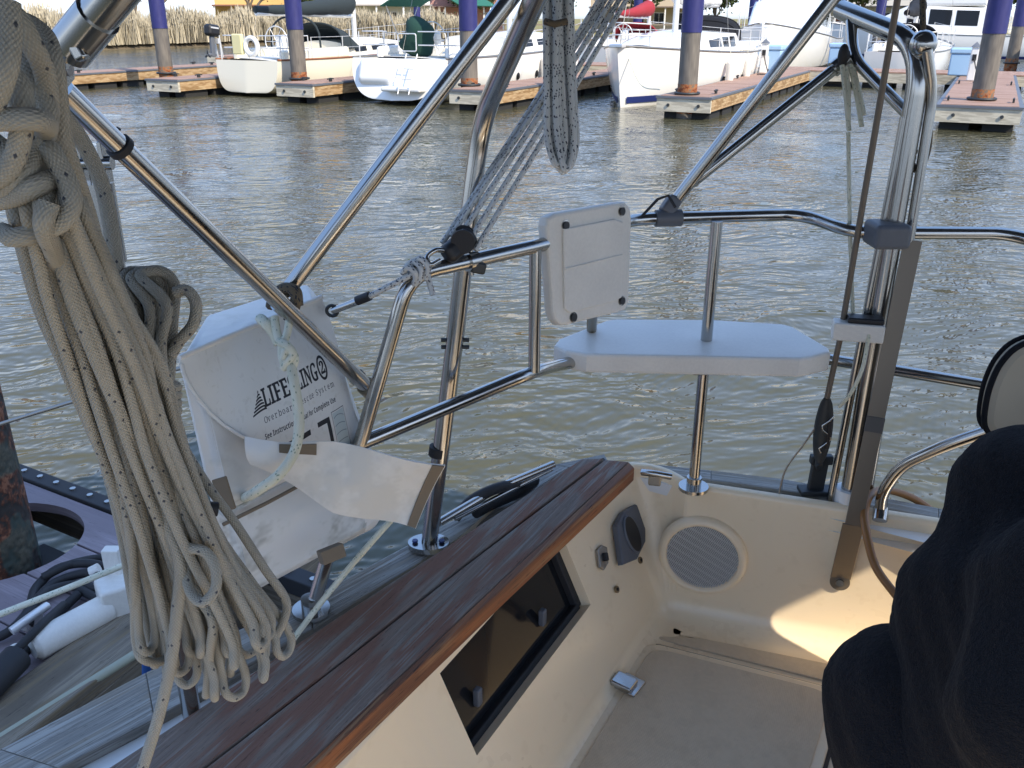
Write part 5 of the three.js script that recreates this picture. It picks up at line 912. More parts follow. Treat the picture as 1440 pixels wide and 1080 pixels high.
  S([[240, 600, 0.84], [290, 680, 0.85], [330, 735, 0.86], [372, 800, 0.88], [403, 848, 0.9], [400, 870, 0.9], [388, 895, 0.9]], RS0);
  S([[185, 560, 0.78], [235, 640, 0.785], [270, 700, 0.785], [292, 716, 0.79]], RS0);
  part('whipping', tubeThrough([at(288, 715, 0.79), at(306, 716, 0.795)], 0.0066, 10), M.rubber, coil);
  // smaller hank beside it
  const hank = thing('rope_hank', 'small beige rope hank bound round its middle behind the thick rope', 'rope', at(215, 560, 0.85));
  const Hs = (pts, r = 0.0052) => part('loop', cord(pts.map(([x, y, t]) => at(x, y, t)), r, 50, 8), M.rope, hank);
  for (let i = 0; i < 7; i++) { const o = i * 8.5, d = 0.78 + 0.012 * (i % 3); Hs([[203 + o * 0.55, 548, d], [196 + o * 0.6, 480, d], [184 + o, 430, d], [172 + o * 0.5, 396 - i * 1.5, d + 0.01], [186 + o * 0.8, 382, d + 0.025], [205 + o * 0.75, 396, d + 0.03], [214 + o * 0.55, 460, d + 0.02], [214 + o * 0.45, 545, d + 0.01]]); }
  Hs([[245, 412, 0.79], [262, 408, 0.79], [275, 425, 0.79], [272, 455, 0.79], [252, 480, 0.79], [240, 500, 0.79]]);
  for (let i = 0; i < 4; i++) { const y = 540 + i * 11, p = []; for (let k = 0; k <= 10; k++) { const a = k / 10 * 6.283; p.push(at(226 + 22 * Math.cos(a), y + 5 * Math.cos(a + 0.4), 0.8 + 0.018 * Math.sin(a))); } part('binding', tubeThrough(p, 0.0055, 8), M.rope, hank); }
  Hs([[70, 140, 0.74], [110, 190, 0.78], [140, 250, 0.8], [156, 320, 0.8], [165, 390, 0.8], [180, 440, 0.81], [192, 500, 0.82], [200, 560, 0.83]], 0.007);
  for (let i = 0; i < 3; i++) Hs([[208 + i * 10, 585, 0.83], [236 + i * 9, 660, 0.84], [262 + i * 10, 760, 0.86], [292 + i * 14, 850, 0.9]], 0.005);
}
// ---------------------------------------------------------------- rescue sling bag
{
  const TL = at(247, 503, 1.28), TR = at(447, 418, 1.5), BRc = at(536, 742, 1.55), BL = at(330, 856, 1.36), bTL = at(284, 440, 1.5), bTR = at(440, 396, 1.7), bBR = at(552, 712, 1.76), bBL = at(300, 800, 1.6);
  const bag = thing('rescue_sling_bag', 'white vinyl rescue sling bag with black lettering hung on the stern rail', 'bag', BL.clone());
  const tri = (u, v, w) => quadFn(TL, TR, BRc, BL)(u, v).lerp(quadFn(bTL, bTR, bBR, bBL)(u, v), w);
  const box = (fv0, fv1, mat, name, infl, ww = 0) => { let g = new RoundedBoxGeometry(1, 1, 1, 10, 0.12); const p = g.attributes.position; for (let i = 0; i < p.count; i++) { const u = p.getX(i) + 0.5, v = 0.5 - p.getY(i), w = 0.5 - p.getZ(i), bul = Math.sin(u * Math.PI) * Math.sin(v * Math.PI); const q = tri(u, fv0 + (fv1 - fv0) * v, w + (w < 0.5 ? -1 : 1) * infl * bul + ww); const c = 0.005 * Math.sin(u * 19 + v * 9 + w * 4) * Math.sin(v * 13 - u * 5) + 0.003 * Math.sin(u * 41 + v * 23); q.y += c; q.z += c; p.setXYZ(i, q.x, q.y, q.z); } g.computeVertexNormals(); g = toCreasedNormals(g, 0.9); return part(name, boxUV(g), mat, bag); };
  box(0.0, 0.66, M.vinyl, 'upper_body', 0.05); box(0.6, 1.0, M.vinylDirty, 'lower_body', 0.07, 0.015);
  // printed lid
  const c = document.createElement('canvas'); c.width = 1024; c.height = 1024; const g = c.getContext('2d');
  g.fillStyle = '#dcdad3'; g.fillRect(0, 0, 1024, 1024); for (let i = 0; i < 900; i++) { g.fillStyle = `rgba(${90 + (i * 7) % 40},${85 + (i * 7) % 40},${72 + (i * 5) % 30},${0.02 + (i % 5) * 0.012})`; g.beginPath(); g.ellipse(rnd() * 1024, rnd() * 1024, 2 + rnd() * 16, 1 + rnd() * 7, rnd() * 3, 0, 6.3); g.fill(); }
  g.fillStyle = '#14151b'; g.textBaseline = 'alphabetic';
  const X = 356, Yt = 305; g.font = '900 98px serif'; g.fillText('LIFESLING', X + 40, Yt, 430); g.lineWidth = 11; g.strokeStyle = '#14151b'; g.beginPath(); g.ellipse(X + 512, Yt - 36, 30, 46, 0, 0, 6.283); g.stroke(); g.font = '900 70px serif'; g.fillText('2', X + 494, Yt - 12);
  for (let i = 0; i < 7; i++) { g.beginPath(); const y = Yt - 72 + i * 12, w = 6 + i * 10; g.moveTo(X + 22 - w, y + 9); g.quadraticCurveTo(X + 22, y - 5, X + 22 + w * 0.5, y + 3); g.lineTo(X + 22 + w * 0.5, y + 9); g.quadraticCurveTo(X + 22, y + 3, X + 22 - w, y + 15); g.fill(); }
  g.font = '34px serif'; let tx = X + 20; for (const ch of 'Overboard Rescue System') { g.fillText(ch, tx, Yt + 58); tx += ch === ' ' ? 16 : 24; }
  g.font = 'bold 30px sans-serif'; g.fillText('See Instruction Manual for Complete Use', X + 6, Yt + 118, 540);
  g.fillRect(X - 20, Yt + 168, 330, 22); g.fillRect(X + 80, Yt + 180, 82, 240); g.fillRect(X + 372, Yt + 160, 90, 20); g.fillRect(X + 440, Yt + 160, 24, 320);
  g.lineWidth = 3; g.strokeStyle = '#555a60'; g.strokeRect(X + 486, Yt + 150, 110, 240); g.fillStyle = '#bcc6c4'; g.fillRect(X + 492, Yt + 156, 98, 228); g.strokeStyle = '#7a8588'; for (let i = 0; i < 6; i++) { g.beginPath(); g.moveTo(X + 496, Yt + 180 + i * 34); g.quadraticCurveTo(X + 530, Yt + 160 + i * 38, X + 586, Yt + 185 + i * 32); g.stroke(); }
  const ct = new THREE.CanvasTexture(c); ct.colorSpace = THREE.SRGBColorSpace; ct.anisotropy = 8;
  const nrm = TR.clone().sub(TL).cross(BL.clone().sub(TL)).normalize(); if (nrm.dot(V(0, EYE, 0).sub(TL)) < 0) nrm.negate();
  const lowE = smooth([[247, 512], [262, 542], [296, 582], [340, 612], [400, 622], [462, 622], [524, 624]].map(([x, y]) => V(x, y, 0)), 28), lidPx = (u, v) => { const q = lowE[Math.round(u * 28)], tx0 = 247 + 200 * u, ty0 = 503 - 85 * u; return [tx0 + (q.x - tx0) * v, ty0 + (q.y - ty0) * v]; };
  const solve = (x, y) => { const dx = x - 247, dy = y - 503, ax = 200, ay = -85, bx = 89, by = 324, D = ax * by - ay * bx; return [(dx * by - dy * bx) / D, (ax * dy - ay * dx) / D]; };
  const bul2 = (u, v) => Math.sin(clamp(u) * Math.PI) * Math.sin(clamp(v / 0.66) * Math.PI);
  const lidFn = (u, v) => { const [x, y] = lidPx(u, v), [a, b] = solve(x, y); const e = quadFn(TL, TR, BRc, BL)(clamp(a, 0, 1.02), b); return e.addScaledVector(nrm, 0.008 + 0.02 * bul2(a, b) + 0.0025 * Math.sin(a * 19 + b * 9)); };
  const lid = thickSheet((u, v) => lidFn(u, 1 - v), 28, 16, 0.003); { const p = lid.attributes.position, uv = lid.attributes.uv; const ea = TR.clone().sub(TL), eb = BRc.clone().sub(TR), A = ea.dot(ea), B = ea.dot(eb), C = eb.dot(eb), q = V(); for (let i = 0; i < p.count; i++) { q.fromBufferAttribute(p, i).sub(TL); const m = q.dot(ea), n = q.dot(eb), D = A * C - B * B, uu = (m * C - n * B) / D, vv = (A * n - B * m) / D; uv.setXY(i, clamp(uu, 0.002, 0.998), clamp(1 - vv, 0.002, 0.998)); } }
  part('printed_lid', lid, std({ map: ct, roughness: 0.6, side: THREE.DoubleSide }), bag);
  part('lid_binding', tubeThrough(lowE.filter((q, i) => i % 2 === 0).map((q, i) => lidFn(i / 14, 1).addScaledVector(nrm, 0.0015)), 0.003, 6), M.vinyl, bag);
  part('top_binding', tubeThrough([0, 0.25, 0.5, 0.75, 1].map(u => lidFn(u, 0).addScaledVector(nrm, 0.001)), 0.0045, 8), M.vinyl, bag);
  part('seam', tubeThrough([0, 0.3, 0.6, 1].map(u => tri(0.03 + 0.94 * u, 0.655, -0.03 - 0.05 * Math.sin(u * 3.14)).addScaledVector(nrm, 0.006)), 0.003, 6), M.velcro, bag);
  // open closing flap
  const f = [[345, 614, 1.29], [470, 624, 1.31], [626, 652, 1.36], [584, 745, 1.4], [470, 716, 1.35], [395, 676, 1.32]].map(a => at(...a));
  const ff = (u, v) => { const t = u < 0.5 ? f[0].clone().lerp(f[1], u * 2) : f[1].clone().lerp(f[2], u * 2 - 1), b = u < 0.5 ? at(352, 650, 1.3).lerp(f[4], u * 2) : f[4].clone().lerp(f[3], u * 2 - 1); const p = t.lerp(b, v); p.z += 0.014 * Math.sin(u * 5) * Math.sin(v * Math.PI) + 0.008 * Math.sin(u * 9 + v * 3); return p; };
  const flap = part('flap', boxUV(thickSheet(ff, 24, 10, 0.003)), M.vinyl, bag);
  const patch = (u0, u1, v0, v1, name) => part(name, thickSheet((u, v) => ff(u0 + (u1 - u0) * u, v0 + (v1 - v0) * v).add(V(0, 0.001, 0.004)), 8, 4, 0.002), M.velcro, flap);
  patch(0.945, 0.998, 0.01, 0.99, 'velcro_strip'); patch(0.2, 0.4, 0.03, 0.2, 'velcro_patch');
  part('velcro_tab', beam(at(308, 672, 1.27), at(322, 718, 1.27), 0.022, 0.006, V(0, 0.3, 1), 0.002), M.velcro, bag);
  part('strap_stub', beam(at(450, 785, 1.38), at(482, 772, 1.4), 0.022, 0.022, V(0, 0.3, 1), 0.002), M.velcro, bag);
  // pale line tied round the struts, knotted, hanging to the bag
  const ln = thing('tied_line', 'pale green line knotted round the crossing struts and hanging over the bag', 'rope', at(360, 690, 1.25));
  const L = (pts, r = 0.0062) => part('strand', cord(pts.map(a => at(...a)), r, 50, 8), M.ropePale, ln);
  const W2 = (pts, r = 0.0075) => part('wrap', cord(pts.map(a => at(...a)), r, 40, 8), M.ropeBrown, ln);
  W2([[385, 420, 1.36], [392, 408, 1.33], [408, 406, 1.32], [417, 420, 1.32], [414, 438, 1.33]]); W2([[392, 428, 1.35], [402, 412, 1.34], [414, 412, 1.34], [410, 440, 1.34], [404, 452, 1.34]]); W2([[380, 430, 1.37], [388, 415, 1.34], [400, 404, 1.335], [416, 408, 1.335], [420, 430, 1.34]]);
  L([[366, 448, 1.35], [374, 455, 1.33], [384, 468, 1.33], [392, 484, 1.33]], 0.008); L([[386, 446, 1.33], [390, 470, 1.32], [398, 490, 1.31], [404, 510, 1.3]]); L([[408, 440, 1.33], [404, 468, 1.32], [396, 492, 1.31], [400, 512, 1.31], [412, 515, 1.3], [414, 500, 1.3], [402, 494, 1.295], [398, 506, 1.295]]); L([[392, 480, 1.31], [404, 486, 1.295], [412, 498, 1.295], [404, 510, 1.295], [398, 518, 1.3]]);
  L([[408, 508, 1.3], [414, 540, 1.29], [420, 580, 1.285], [420, 610, 1.28], [412, 640, 1.275], [392, 668, 1.27], [362, 690, 1.28], [340, 702, 1.4]], 0.0075);
  L([[565, 715, 1.46], [545, 737, 1.42], [520, 765, 1.42], [480, 812, 1.45], [440, 862, 1.47], [408, 905, 1.48]], 0.005);
}
// lifeline wire to the left
solo('lifeline_wire', bar(at(-60, 615, 1.55), at(262, 515, 1.5), 0.0035, 8), M.wire, 'thin wire lifeline running left behind the rope coil', 'lifeline');
// ---------------------------------------------------------------- mainsheet tackle
{
  const blk = at(645, 345, 1.47), t = thing('mainsheet_tackle', 'navy flecked mainsheet lines running up from a black block on the stern rail', 'rigging', blk.clone());
  const top = (i) => at(880 + i * 9, -60, 1.62 + 0.01 * (i % 2));
  const bot = [[622, 342], [634, 332], [648, 330], [660, 338], [668, 352]];
  bot.forEach(([x, y], i) => part('line', cord([at(x, y, 1.475), at(x + (880 + i * 9 - x) * 0.5, y + (-60 - y) * 0.5 + 4, 1.55), top(i)], 0.0046, 24, 8), M.ropeNavy, t));
  const d = at(662, 328, 1.49).sub(at(625, 358, 1.46)).normalize();
  part('block', new RoundedBoxGeometry(0.068, 0.034, 0.03, 3, 0.012).applyMatrix4(new THREE.Matrix4().makeBasis(d, V(0, 0, 1).cross(d).normalize(), d.clone().cross(V(0, 0, 1).cross(d).normalize()))).translate(blk.x, blk.y, blk.z), M.black, t);
  for (const s of [-1, 1]) part('sheave_cheek', tubeThrough([blk.clone().add(V(0.008, 0.01, s * 0.014)), blk.clone().add(V(0.008, 0.01, s * 0.02))], 0.02, 18), M.rubber, t);
  part('shackle', [tubeThrough(smooth([at(624, 352, 1.45), at(612, 352, 1.44), at(600, 362, 1.435), at(604, 372, 1.435), at(618, 366, 1.45)], 20), 0.0045, 8), bar(at(596, 370, 1.43), at(575, 388, 1.42), 0.009, 10)], M.steel, t);
  const lash = (pts) => part('lashing', cord(pts.map(a => at(...a)), 0.0048, 30, 8), M.ropeNavy, t);
  lash([[572, 374, 1.42], [582, 368, 1.405], [592, 378, 1.4], [590, 394, 1.41], [578, 398, 1.43]]); lash([[580, 370, 1.42], [592, 364, 1.4], [602, 376, 1.4], [598, 392, 1.41]]); lash([[566, 384, 1.42], [574, 376, 1.4], [584, 384, 1.4], [584, 400, 1.42]]);
  lash([[590, 380, 1.41], [560, 396, 1.42], [520, 416, 1.44], [500, 424, 1.45]]);
  part('toggle', [bar(at(520, 416, 1.44), at(502, 423, 1.45), 0.008, 10)], M.black, t);
  part('wire', bar(at(502, 424, 1.45), at(468, 437, 1.47), 0.006, 8), M.steel, t); part('ring', new THREE.TorusGeometry(0.009, 0.003, 6, 16).translate(...at(467, 437, 1.47).toArray()), M.lead, t);
  lash([[600, 380, 1.42], [604, 398, 1.42], [609, 415, 1.42]]);
  part('bolt_clamp', beam(at(662, 374, 1.5), at(682, 378, 1.51), 0.018, 0.02, UP, 0.004), M.lead, t);
  // spare line coiled and hung
  const c = thing('sheet_coil', 'spare navy flecked sheet coiled and hanging in narrow loops', 'rope', at(785, 240, 1.35));
  for (let i = 0; i < 5; i++) { const x0 = 768 + i * 4.5, x1 = 786 + i * 4, yb = 243 - Math.abs(i - 2.2) * 5, dt = 0.012 * (i % 3); part('loop', cord([[x0 - 2, -60, 1.35 + dt], [x0, 40, 1.35 + dt], [x0 + 1 - i * 0.5, 140, 1.35 + dt], [x0 + 4, 205, 1.35 + dt], [(x0 + x1) / 2 + 6, yb, 1.355 + dt], [x1 + 8, 205, 1.365 + dt], [x1 + 6, 150, 1.365 + dt], [x1 + 2, 60, 1.365 + dt], [x1, -60, 1.365 + dt]].map(a => at(...a)), 0.0052, 60, 8), M.ropeNavy, c); }
  part('binding', tubeThrough([at(766, 30, 1.34), at(780, 34, 1.335), at(797, 30, 1.34)], 0.005, 8), M.ropeBrown, c);
}
// ---------------------------------------------------------------- the dock we lie at (lower left)
{
  seed = 77; const DY = 0.45, a = atY(30, 661, DY), b = atY(176, 716, DY), d = b.clone().sub(a).normalize(), n = V(-d.z, 0, d.x); if (n.z < 0) n.negate();
  const near = atY(100, 905, DY), t = thing('home_dock', 'mauve composite board dock with round pile hole beside the boat', 'dock', V(near.x, 0, near.z));
  const e0 = atY(0, 985, DY), e1 = atY(172, 862, DY), ed = e1.clone().sub(e0).normalize(), P = (u, v, y = DY) => a.clone().addScaledVector(d, u).addScaledVector(n, v).setY(y);
  const hc = atY(-18, 762, DY), pc = atY(-44, 775, DY), hole = new Brush(new THREE.CylinderGeometry(0.31, 0.31, 0.4, 48)); hole.position.copy(hc).setY(DY); hole.scale.set(1.0, 1, 0.85); hole.updateMatrixWorld();
  const cut = new Evaluator(); cut.attributes = ['position', 'normal', 'uv'];
  const endV = e0.clone().sub(a).dot(n), wB = 0.19; let v = 0.05, i = 0;
  // near limit of the boards: the timber along the boat side (line e0-e1)
  const uAt = vv => { const c = P(0, vv), q = e0.clone().sub(c), den = d.x * ed.z - d.z * ed.x; return (q.x * ed.z - q.z * ed.x) / den; };
  while (v < 3.2) {
    const v1 = v + wB - 0.007, u0 = uAt(v), u1 = uAt(v1), L = -2.6; const ua = Math.min(u0, 2.2), ub = Math.min(u1, 2.2);
    if (Math.max(ua, ub) > L + 0.05) {
      const g0 = shiftUV(boxUV(slab([P(L, v), P(ua, v), P(ub, v1), P(L, v1)], 0.035, 0.003), d), i * 0.37, i * 0.21); let g = g0;
      const c = P(0, v + 0.08).sub(hc), dd = Math.abs(c.dot(n)); if (dd < 0.45) { const br = new Brush(g0); br.updateMatrixWorld(); g = cut.evaluate(br, hole, SUBTRACTION).geometry; }
      part('board', g, M.dockBoard, t);
    }
    v += wB; i++;
  }
  const strip = part('edge_strip', slab([P(-2.6, -0.02, DY + 0.012), P(2.2, -0.02, DY + 0.012), P(2.2, 0.045, DY + 0.012), P(-2.6, 0.045, DY + 0.012)], 0.06, 0.004), M.rubber, t);
  for (let k = 0; k < 26; k++) { const p = P(-0.35 + k * 0.098, 0.012, DY + 0.012); part('bolt', new THREE.CylinderGeometry(0.011, 0.012, 0.006, 10).translate(p.x, p.y + 0.003, p.z), M.steel, strip); }
  part('frame_beam', beam(P(-2.6, 0.0, 0.33), P(2.2, 0.0, 0.33), 0.06, 0.16), M.dockTimber, t);
  for (let k = 0; k < 3; k++) part('float', beam(P(-2.2 + k * 1.3, 0.75, 0.1), P(-1.2 + k * 1.3, 0.75, 0.1), 1.1, 0.5), M.float, t);
  const off = ed.clone().cross(UP); if (off.dot(V(1, 0, 1)) < 0) off.negate();
  const w0 = e0.clone().addScaledVector(ed, -0.6), w1 = e1.clone().addScaledVector(ed, 0.7);
  part('edge_timber', boxUV(beam(w0.clone().addScaledVector(off, 0.1).setY(DY - 0.02), w1.clone().addScaledVector(off, 0.1).setY(DY - 0.02), 0.19, 0.1, UP, 0.008), ed), M.dockTimber, t);
  part('vinyl_edge', tubeThrough([atY(-60, 1070, DY + 0.02), atY(0, 1039, DY + 0.02), atY(211, 907, DY + 0.02), atY(300, 850, DY + 0.02)], 0.013, 10), std({ color: lin(0.36, 0.36, 0.27), roughness: 0.6 }), t);
  part('edge_face', boxUV(beam(w0.clone().addScaledVector(off, 0.185).setY(DY - 0.12), w1.clone().addScaledVector(off, 0.185).setY(DY - 0.12), 0.03, 0.2), ed), M.dockTimber, t);
  // pile through the dock
  const pl = thing('mooring_pile', 'rusty dark steel pile standing in the round dock hole', 'pile', V(pc.x, 0, pc.z));
  const cg = new THREE.CylinderGeometry(0.2, 0.205, 4.6, 40, 1); cg.translate(pc.x, 1.1, pc.z); const u = cg.attributes.uv; for (let k = 0; k < u.count; k++) u.setXY(k, u.getX(k) * 1.3, u.getY(k) * 4.6); part('shaft', cg, M.nearPile, pl);
  const cc = new THREE.ConeGeometry(0.23, 0.3, 32); cc.translate(pc.x, 3.55, pc.z); part('cap', cc, M.white, pl);
  // fender, cords, cleat, lines
  const fd = thing('fender', 'white tubular fender lying on the dock edge with a black strap', 'fender', atY(100, 890, DY)); const f0 = atY(44, 912, DY + 0.05), f1 = atY(156, 852, DY + 0.05), fx = f1.clone().sub(f0).normalize();
  { const pts = []; for (let k = 0; k <= 20; k++) pts.push(f0.clone().lerp(f1, k / 20)); part('body', tubeThrough(pts, k => 0.043 * Math.pow(clamp(Math.sin(Math.PI * (0.03 + 0.94 * k)) * 5), 0.5), 20), M.poly, fd); part('eye', new THREE.TorusGeometry(0.014, 0.006, 8, 16).rotateY(0.6).translate(f0.x - 0.03, f0.y + 0.012, f0.z + 0.02), M.poly, fd); part('strap', cord([atY(-30, 975, DY + 0.05), atY(20, 918, DY + 0.08), atY(52, 885, DY + 0.1), atY(90, 850, DY + 0.07)], 0.012, 20, 8), M.rubber, fd); }
  solo('white_box', new RoundedBoxGeometry(0.14, 0.12, 0.1, 2, 0.012).rotateY(0.6).translate(...atY(175, 838, DY + 0.06).toArray()), M.poly, 'small white plastic box on the dock behind the rope coil', 'box');
  solo('white_post', beam(atY(172, 850, DY), atY(172, 850, DY).add(V(0, 0.2, 0)), 0.035, 0.05, V(1, 0, 0), 0.004), M.poly, 'short white upright board on the dock behind the rope coil', 'post');
  const cords = [[[-30, 905], [10, 890], [38, 862], [52, 825], [80, 800], [120, 792], [160, 800], [178, 815], [150, 828], [105, 822], [70, 830], [48, 850], [40, 880]], [[60, 812], [95, 795], [140, 785], [172, 792]], [[45, 850], [80, 818], [120, 806], [150, 815], [190, 840]], [[100, 822], [130, 838], [155, 850], [190, 858]], [[20, 935], [50, 900], [85, 860], [110, 835]]];
  const pc2 = thing('shore_cable', 'tangle of thick black shore power cord on the dock boards', 'cord', atY(90, 820, DY)); cords.forEach((c, k) => part('cord', cord(c.map(([x, y], j) => atY(x, y, DY + 0.018 + 0.012 * ((j + k) % 3))), 0.014, 60, 8), M.rubber, pc2));
  part('plug', tubeThrough([atY(128, 806, DY + 0.04), atY(140, 800, DY + 0.05)], 0.02, 12), M.poly, pc2); part('black_sleeve', tubeThrough([atY(-40, 990, DY + 0.06), atY(24, 925, DY + 0.06)], 0.04, 14), M.rubber, pc2);
  const cl = thing('dock_cleat', 'grey galvanised cleat on the dock beside the black cord', 'cleat', atY(42, 870, DY)); part('horn', tubeThrough(smooth([atY(16, 888, DY + 0.05), atY(40, 870, DY + 0.06), atY(66, 852, DY + 0.05)], 8), 0.013, 8), M.alu, cl); part('base', beam(atY(30, 880, DY + 0.02), atY(56, 862, DY + 0.02), 0.04, 0.045, UP, 0.008), M.alu, cl);
  solo('dock_line', cord([atY(-60, 890, 0.72), atY(0, 864, 0.72), atY(90, 829, 0.74), atY(166, 798, 0.76), atY(260, 762, 0.8)], 0.0085, 30, 8), M.ropePale, 'pale dock line stretched above the black cord', 'rope');
  solo('fender_line', cord([atY(204, 825, 0.95), atY(206, 880, 0.8), atY(206, 950, 0.62)], 0.011, 20, 8), M.blueLine, 'blue fender line hanging between boat and dock', 'rope', 'blue fender lines'); solo('fender_line', cord([at(298, 860, 1.2), at(302, 900, 1.22)], 0.012, 8, 8), M.blueLine, 'blue fender line end behind the hanging rope loops', 'rope');
}
// ---------------------------------------------------------------- person seated on the port side, leaning on the knees
{
  const J = (r, a, y) => bt(r, a, y);
  const shF = at(1442, 694, 1.5), elF = at(1352, 846, 1.45), wrF = at(1400, 960, 1.43), knF = at(1268, 988, 1.5), hipC = J(1.24, -0.42, 0.9), chest = J(0.92, -0.36, 1.26), neck = J(0.86, -0.38, 1.48), head = J(0.78, -0.38, 1.63), shN = at(1500, 850, 1.24), elN = at(1440, 1010, 1.17), wrN = at(1500, 1150, 1.25), knN = at(1300, 1130, 1.42), hipF = J(1.18, -0.32, 0.86), hipN = J(1.18, -0.52, 0.86), ftF = J(0.68, -0.3, 0.4), ftN = J(0.72, -0.62, 0.4), toF = J(0.5, -0.28, 0.37), toN = J(0.54, -0.6, 0.37);
  const sdCone = (p, a, b, ra, rb) => { const pax = p.x - a.x, pay = p.y - a.y, paz = p.z - a.z, bx = b.x - a.x, by = b.y - a.y, bz = b.z - a.z, h = clamp((pax * bx + pay * by + paz * bz) / (bx * bx + by * by + bz * bz)); return Math.hypot(pax - bx * h, pay - by * h, paz - bz * h) - (ra + (rb - ra) * h); };
  const smin = (a, b, k) => { const h = Math.max(k - Math.abs(a - b), 0) / k; return Math.min(a, b) - h * h * k * 0.25; };
  function surf(bones, cell, k, warp) {
    const lo = V(1e9, 1e9, 1e9), hi = V(-1e9, -1e9, -1e9); for (const [a, b, ra, rb] of bones) for (const [q, r] of [[a, ra], [b, rb]]) { lo.min(V(q.x - r, q.y - r, q.z - r)); hi.max(V(q.x + r, q.y + r, q.z + r)); }
    const c = lo.clone().add(hi).multiplyScalar(0.5), half = Math.max(hi.x - lo.x, hi.y - lo.y, hi.z - lo.z) / 2 + 0.05 + k * 0.4, res = Math.min(120, Math.ceil(2 * half / cell)), mc = new MarchingCubes(res, M.navyCloth, false, false, 400000); mc.isolation = 0;
    const p = V(), hs = res / 2; for (let z = 0; z < res; z++) for (let y = 0; y < res; y++) for (let x = 0; x < res; x++) { p.set(c.x + (x - hs) / hs * half, c.y + (y - hs) / hs * half, c.z + (z - hs) / hs * half); let d = 1; for (const [a, b, ra, rb] of bones) d = smin(d, sdCone(p, a, b, ra, rb), k); if (warp) d += warp(p); mc.field[z * res * res + y * res + x] = -d; }
    mc.update(); const n = mc.count; let g = new THREE.BufferGeometry(); const pos = new Float32Array(n * 3); for (let i = 0; i < n; i++) { pos[i * 3] = mc.positionArray[i * 3] * half + c.x; pos[i * 3 + 1] = mc.positionArray[i * 3 + 1] * half + c.y; pos[i * 3 + 2] = mc.positionArray[i * 3 + 2] * half + c.z; }
    g.setAttribute('position', new THREE.BufferAttribute(pos, 3)); g = mergeVertices(g, 1e-5); g.computeVertexNormals(); return g;
  }
  const pe = thing('person', 'person in dark navy jacket and trousers seated leaning forward, at the edge of the cockpit', 'person', J(1.0, -0.4, 0.34));
  const skin = std({ color: lin(0.5, 0.3, 0.21), roughness: 0.6 });
  const fwd = BR.clone().negate(), side = BA.clone(), hp = (f, s, u) => head.clone().addScaledVector(fwd, f).addScaledVector(side, s).addScaledVector(UP, u);
  const hd = [[hp(-0.01, 0, 0.03), hp(0.0, 0, 0.035), 0.09, 0.088], [hp(0.02, 0, -0.06), hp(0.03, 0, -0.09), 0.062, 0.05], [hp(0.085, 0, 0.0), hp(0.105, 0, -0.03), 0.011, 0.017], [hp(-0.01, 0.085, -0.01), hp(-0.02, 0.09, 0.02), 0.012, 0.016], [hp(-0.01, -0.085, -0.01), hp(-0.02, -0.09, 0.02), 0.012, 0.016], [neck, hp(-0.02, 0, -0.05), 0.058, 0.055]];
  const hand = (w, e) => { const d = w.clone().sub(e).normalize(), s = d.clone().cross(UP).normalize(), b = [[w, w.clone().addScaledVector(d, 0.07), 0.026, 0.03]]; for (let i = 0; i < 4; i++) { const o = (i - 1.5) * 0.019, L = [0.05, 0.06, 0.056, 0.042][i], k0 = w.clone().addScaledVector(d, 0.085).addScaledVector(s, o), k1 = k0.clone().addScaledVector(d, L * 0.55).add(V(0, -0.012, 0)), k2 = k1.clone().addScaledVector(d, L * 0.35).add(V(0, -0.025, 0)); b.push([k0, k1, 0.0095, 0.009], [k1, k2, 0.009, 0.008]); } const t0 = w.clone().addScaledVector(d, 0.025).addScaledVector(s, -0.03), t1 = t0.clone().addScaledVector(d, 0.04).addScaledVector(s, -0.022); b.push([t0, t1, 0.012, 0.01], [t1, t1.clone().addScaledVector(d, 0.028), 0.01, 0.008]); return b; };
  const body = [surf(hd, 0.004, 0.03), surf(hand(wrF, elF), 0.003, 0.008), surf(hand(wrN, elN), 0.003, 0.008), surf([[neck, chest, 0.06, 0.12], [chest, hipC, 0.12, 0.12], [chest, shF, 0.07, 0.05], [chest, shN, 0.07, 0.05], [shF, elF, 0.045, 0.038], [elF, wrF, 0.036, 0.026], [shN, elN, 0.045, 0.038], [elN, wrN, 0.036, 0.026]], 0.014, 0.05)];
  const bm = part('body', body.map(g => g), skin, pe);
  for (const s of [-1, 1]) part('eye', new THREE.SphereGeometry(0.011, 10, 8).translate(...hp(0.078, s * 0.033, 0.005).toArray()), M.black, bm);
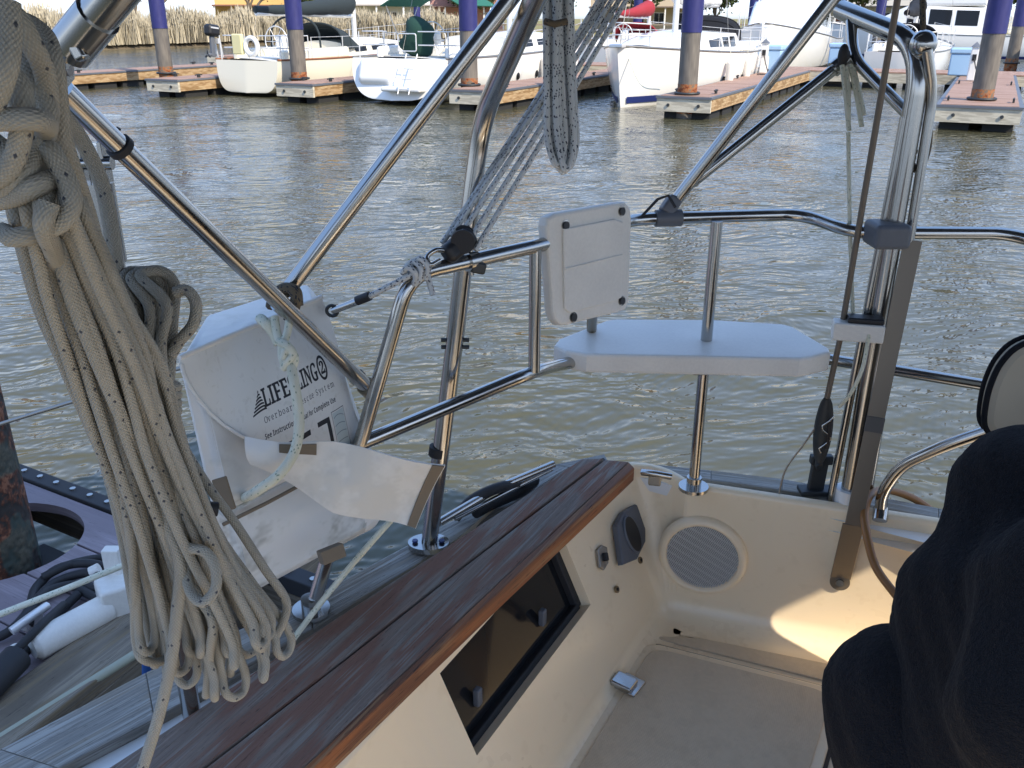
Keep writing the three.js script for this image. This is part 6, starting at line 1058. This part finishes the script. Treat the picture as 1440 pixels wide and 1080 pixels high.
  part('mouth', tubeThrough([hp(0.082, -0.022, -0.068), hp(0.089, 0, -0.07), hp(0.082, 0.022, -0.068)], 0.004, 6), std({ color: lin(0.35, 0.12, 0.1), roughness: 0.5 }), bm);
  part('hair', surf([[hp(-0.025, 0, 0.055), hp(-0.03, 0, 0.06), 0.092, 0.09], [hp(-0.05, 0, 0.0), hp(-0.06, 0, -0.03), 0.075, 0.06]], 0.006, 0.03), std({ color: lin(0.04, 0.025, 0.018), roughness: 0.8 }), bm);
  const fold = p => 0.002 * Math.sin(p.y * 46 + p.x * 30) * Math.sin(p.z * 37 + p.x * 11) + 0.0018 * Math.sin(p.y * 110 + p.z * 60);
  part('jacket', boxUV(surf([[neck.clone().add(V(0, -0.05, 0)), chest, 0.1, 0.17], [chest, hipC, 0.17, 0.185], [chest, shF, 0.12, 0.092], [chest, shN, 0.12, 0.09], [shF, elF, 0.084, 0.066], [elF, wrF, 0.068, 0.048], [shN, elN, 0.088, 0.068], [elN, wrN, 0.068, 0.046], [hipC, hipF.clone().lerp(knF, 0.75), 0.16, 0.1], [hipC, hipN.clone().lerp(knN, 0.7), 0.17, 0.105], [at(1375, 890, 1.46), at(1300, 985, 1.48), 0.075, 0.07], [at(1400, 1010, 1.4), at(1350, 1090, 1.42), 0.12, 0.12], [at(1440, 900, 1.4), at(1440, 1040, 1.35), 0.11, 0.12]], 0.012, 0.11, fold)), M.jacket, pe);
  part('trousers', boxUV(surf([[hipC, hipF, 0.15, 0.115], [hipC, hipN, 0.15, 0.115], [hipF, knF, 0.12, 0.1], [hipN, knN, 0.11, 0.082], [knF, ftF, 0.095, 0.06], [knN, ftN, 0.08, 0.055]], 0.014, 0.12, fold)), M.jacket, pe);
  for (const [a, b] of [[ftF, toF], [ftN, toN]]) part('shoe', surf([[a, b, 0.05, 0.042], [a.clone().add(V(0, -0.02, 0)), b.clone().add(V(0, -0.012, 0)), 0.046, 0.04]], 0.006, 0.03), M.black, pe);
}

scene.traverse(o => { if (o.isMesh) { o.castShadow = true; o.receiveShadow = true; } });
renderer.render(scene, camera);
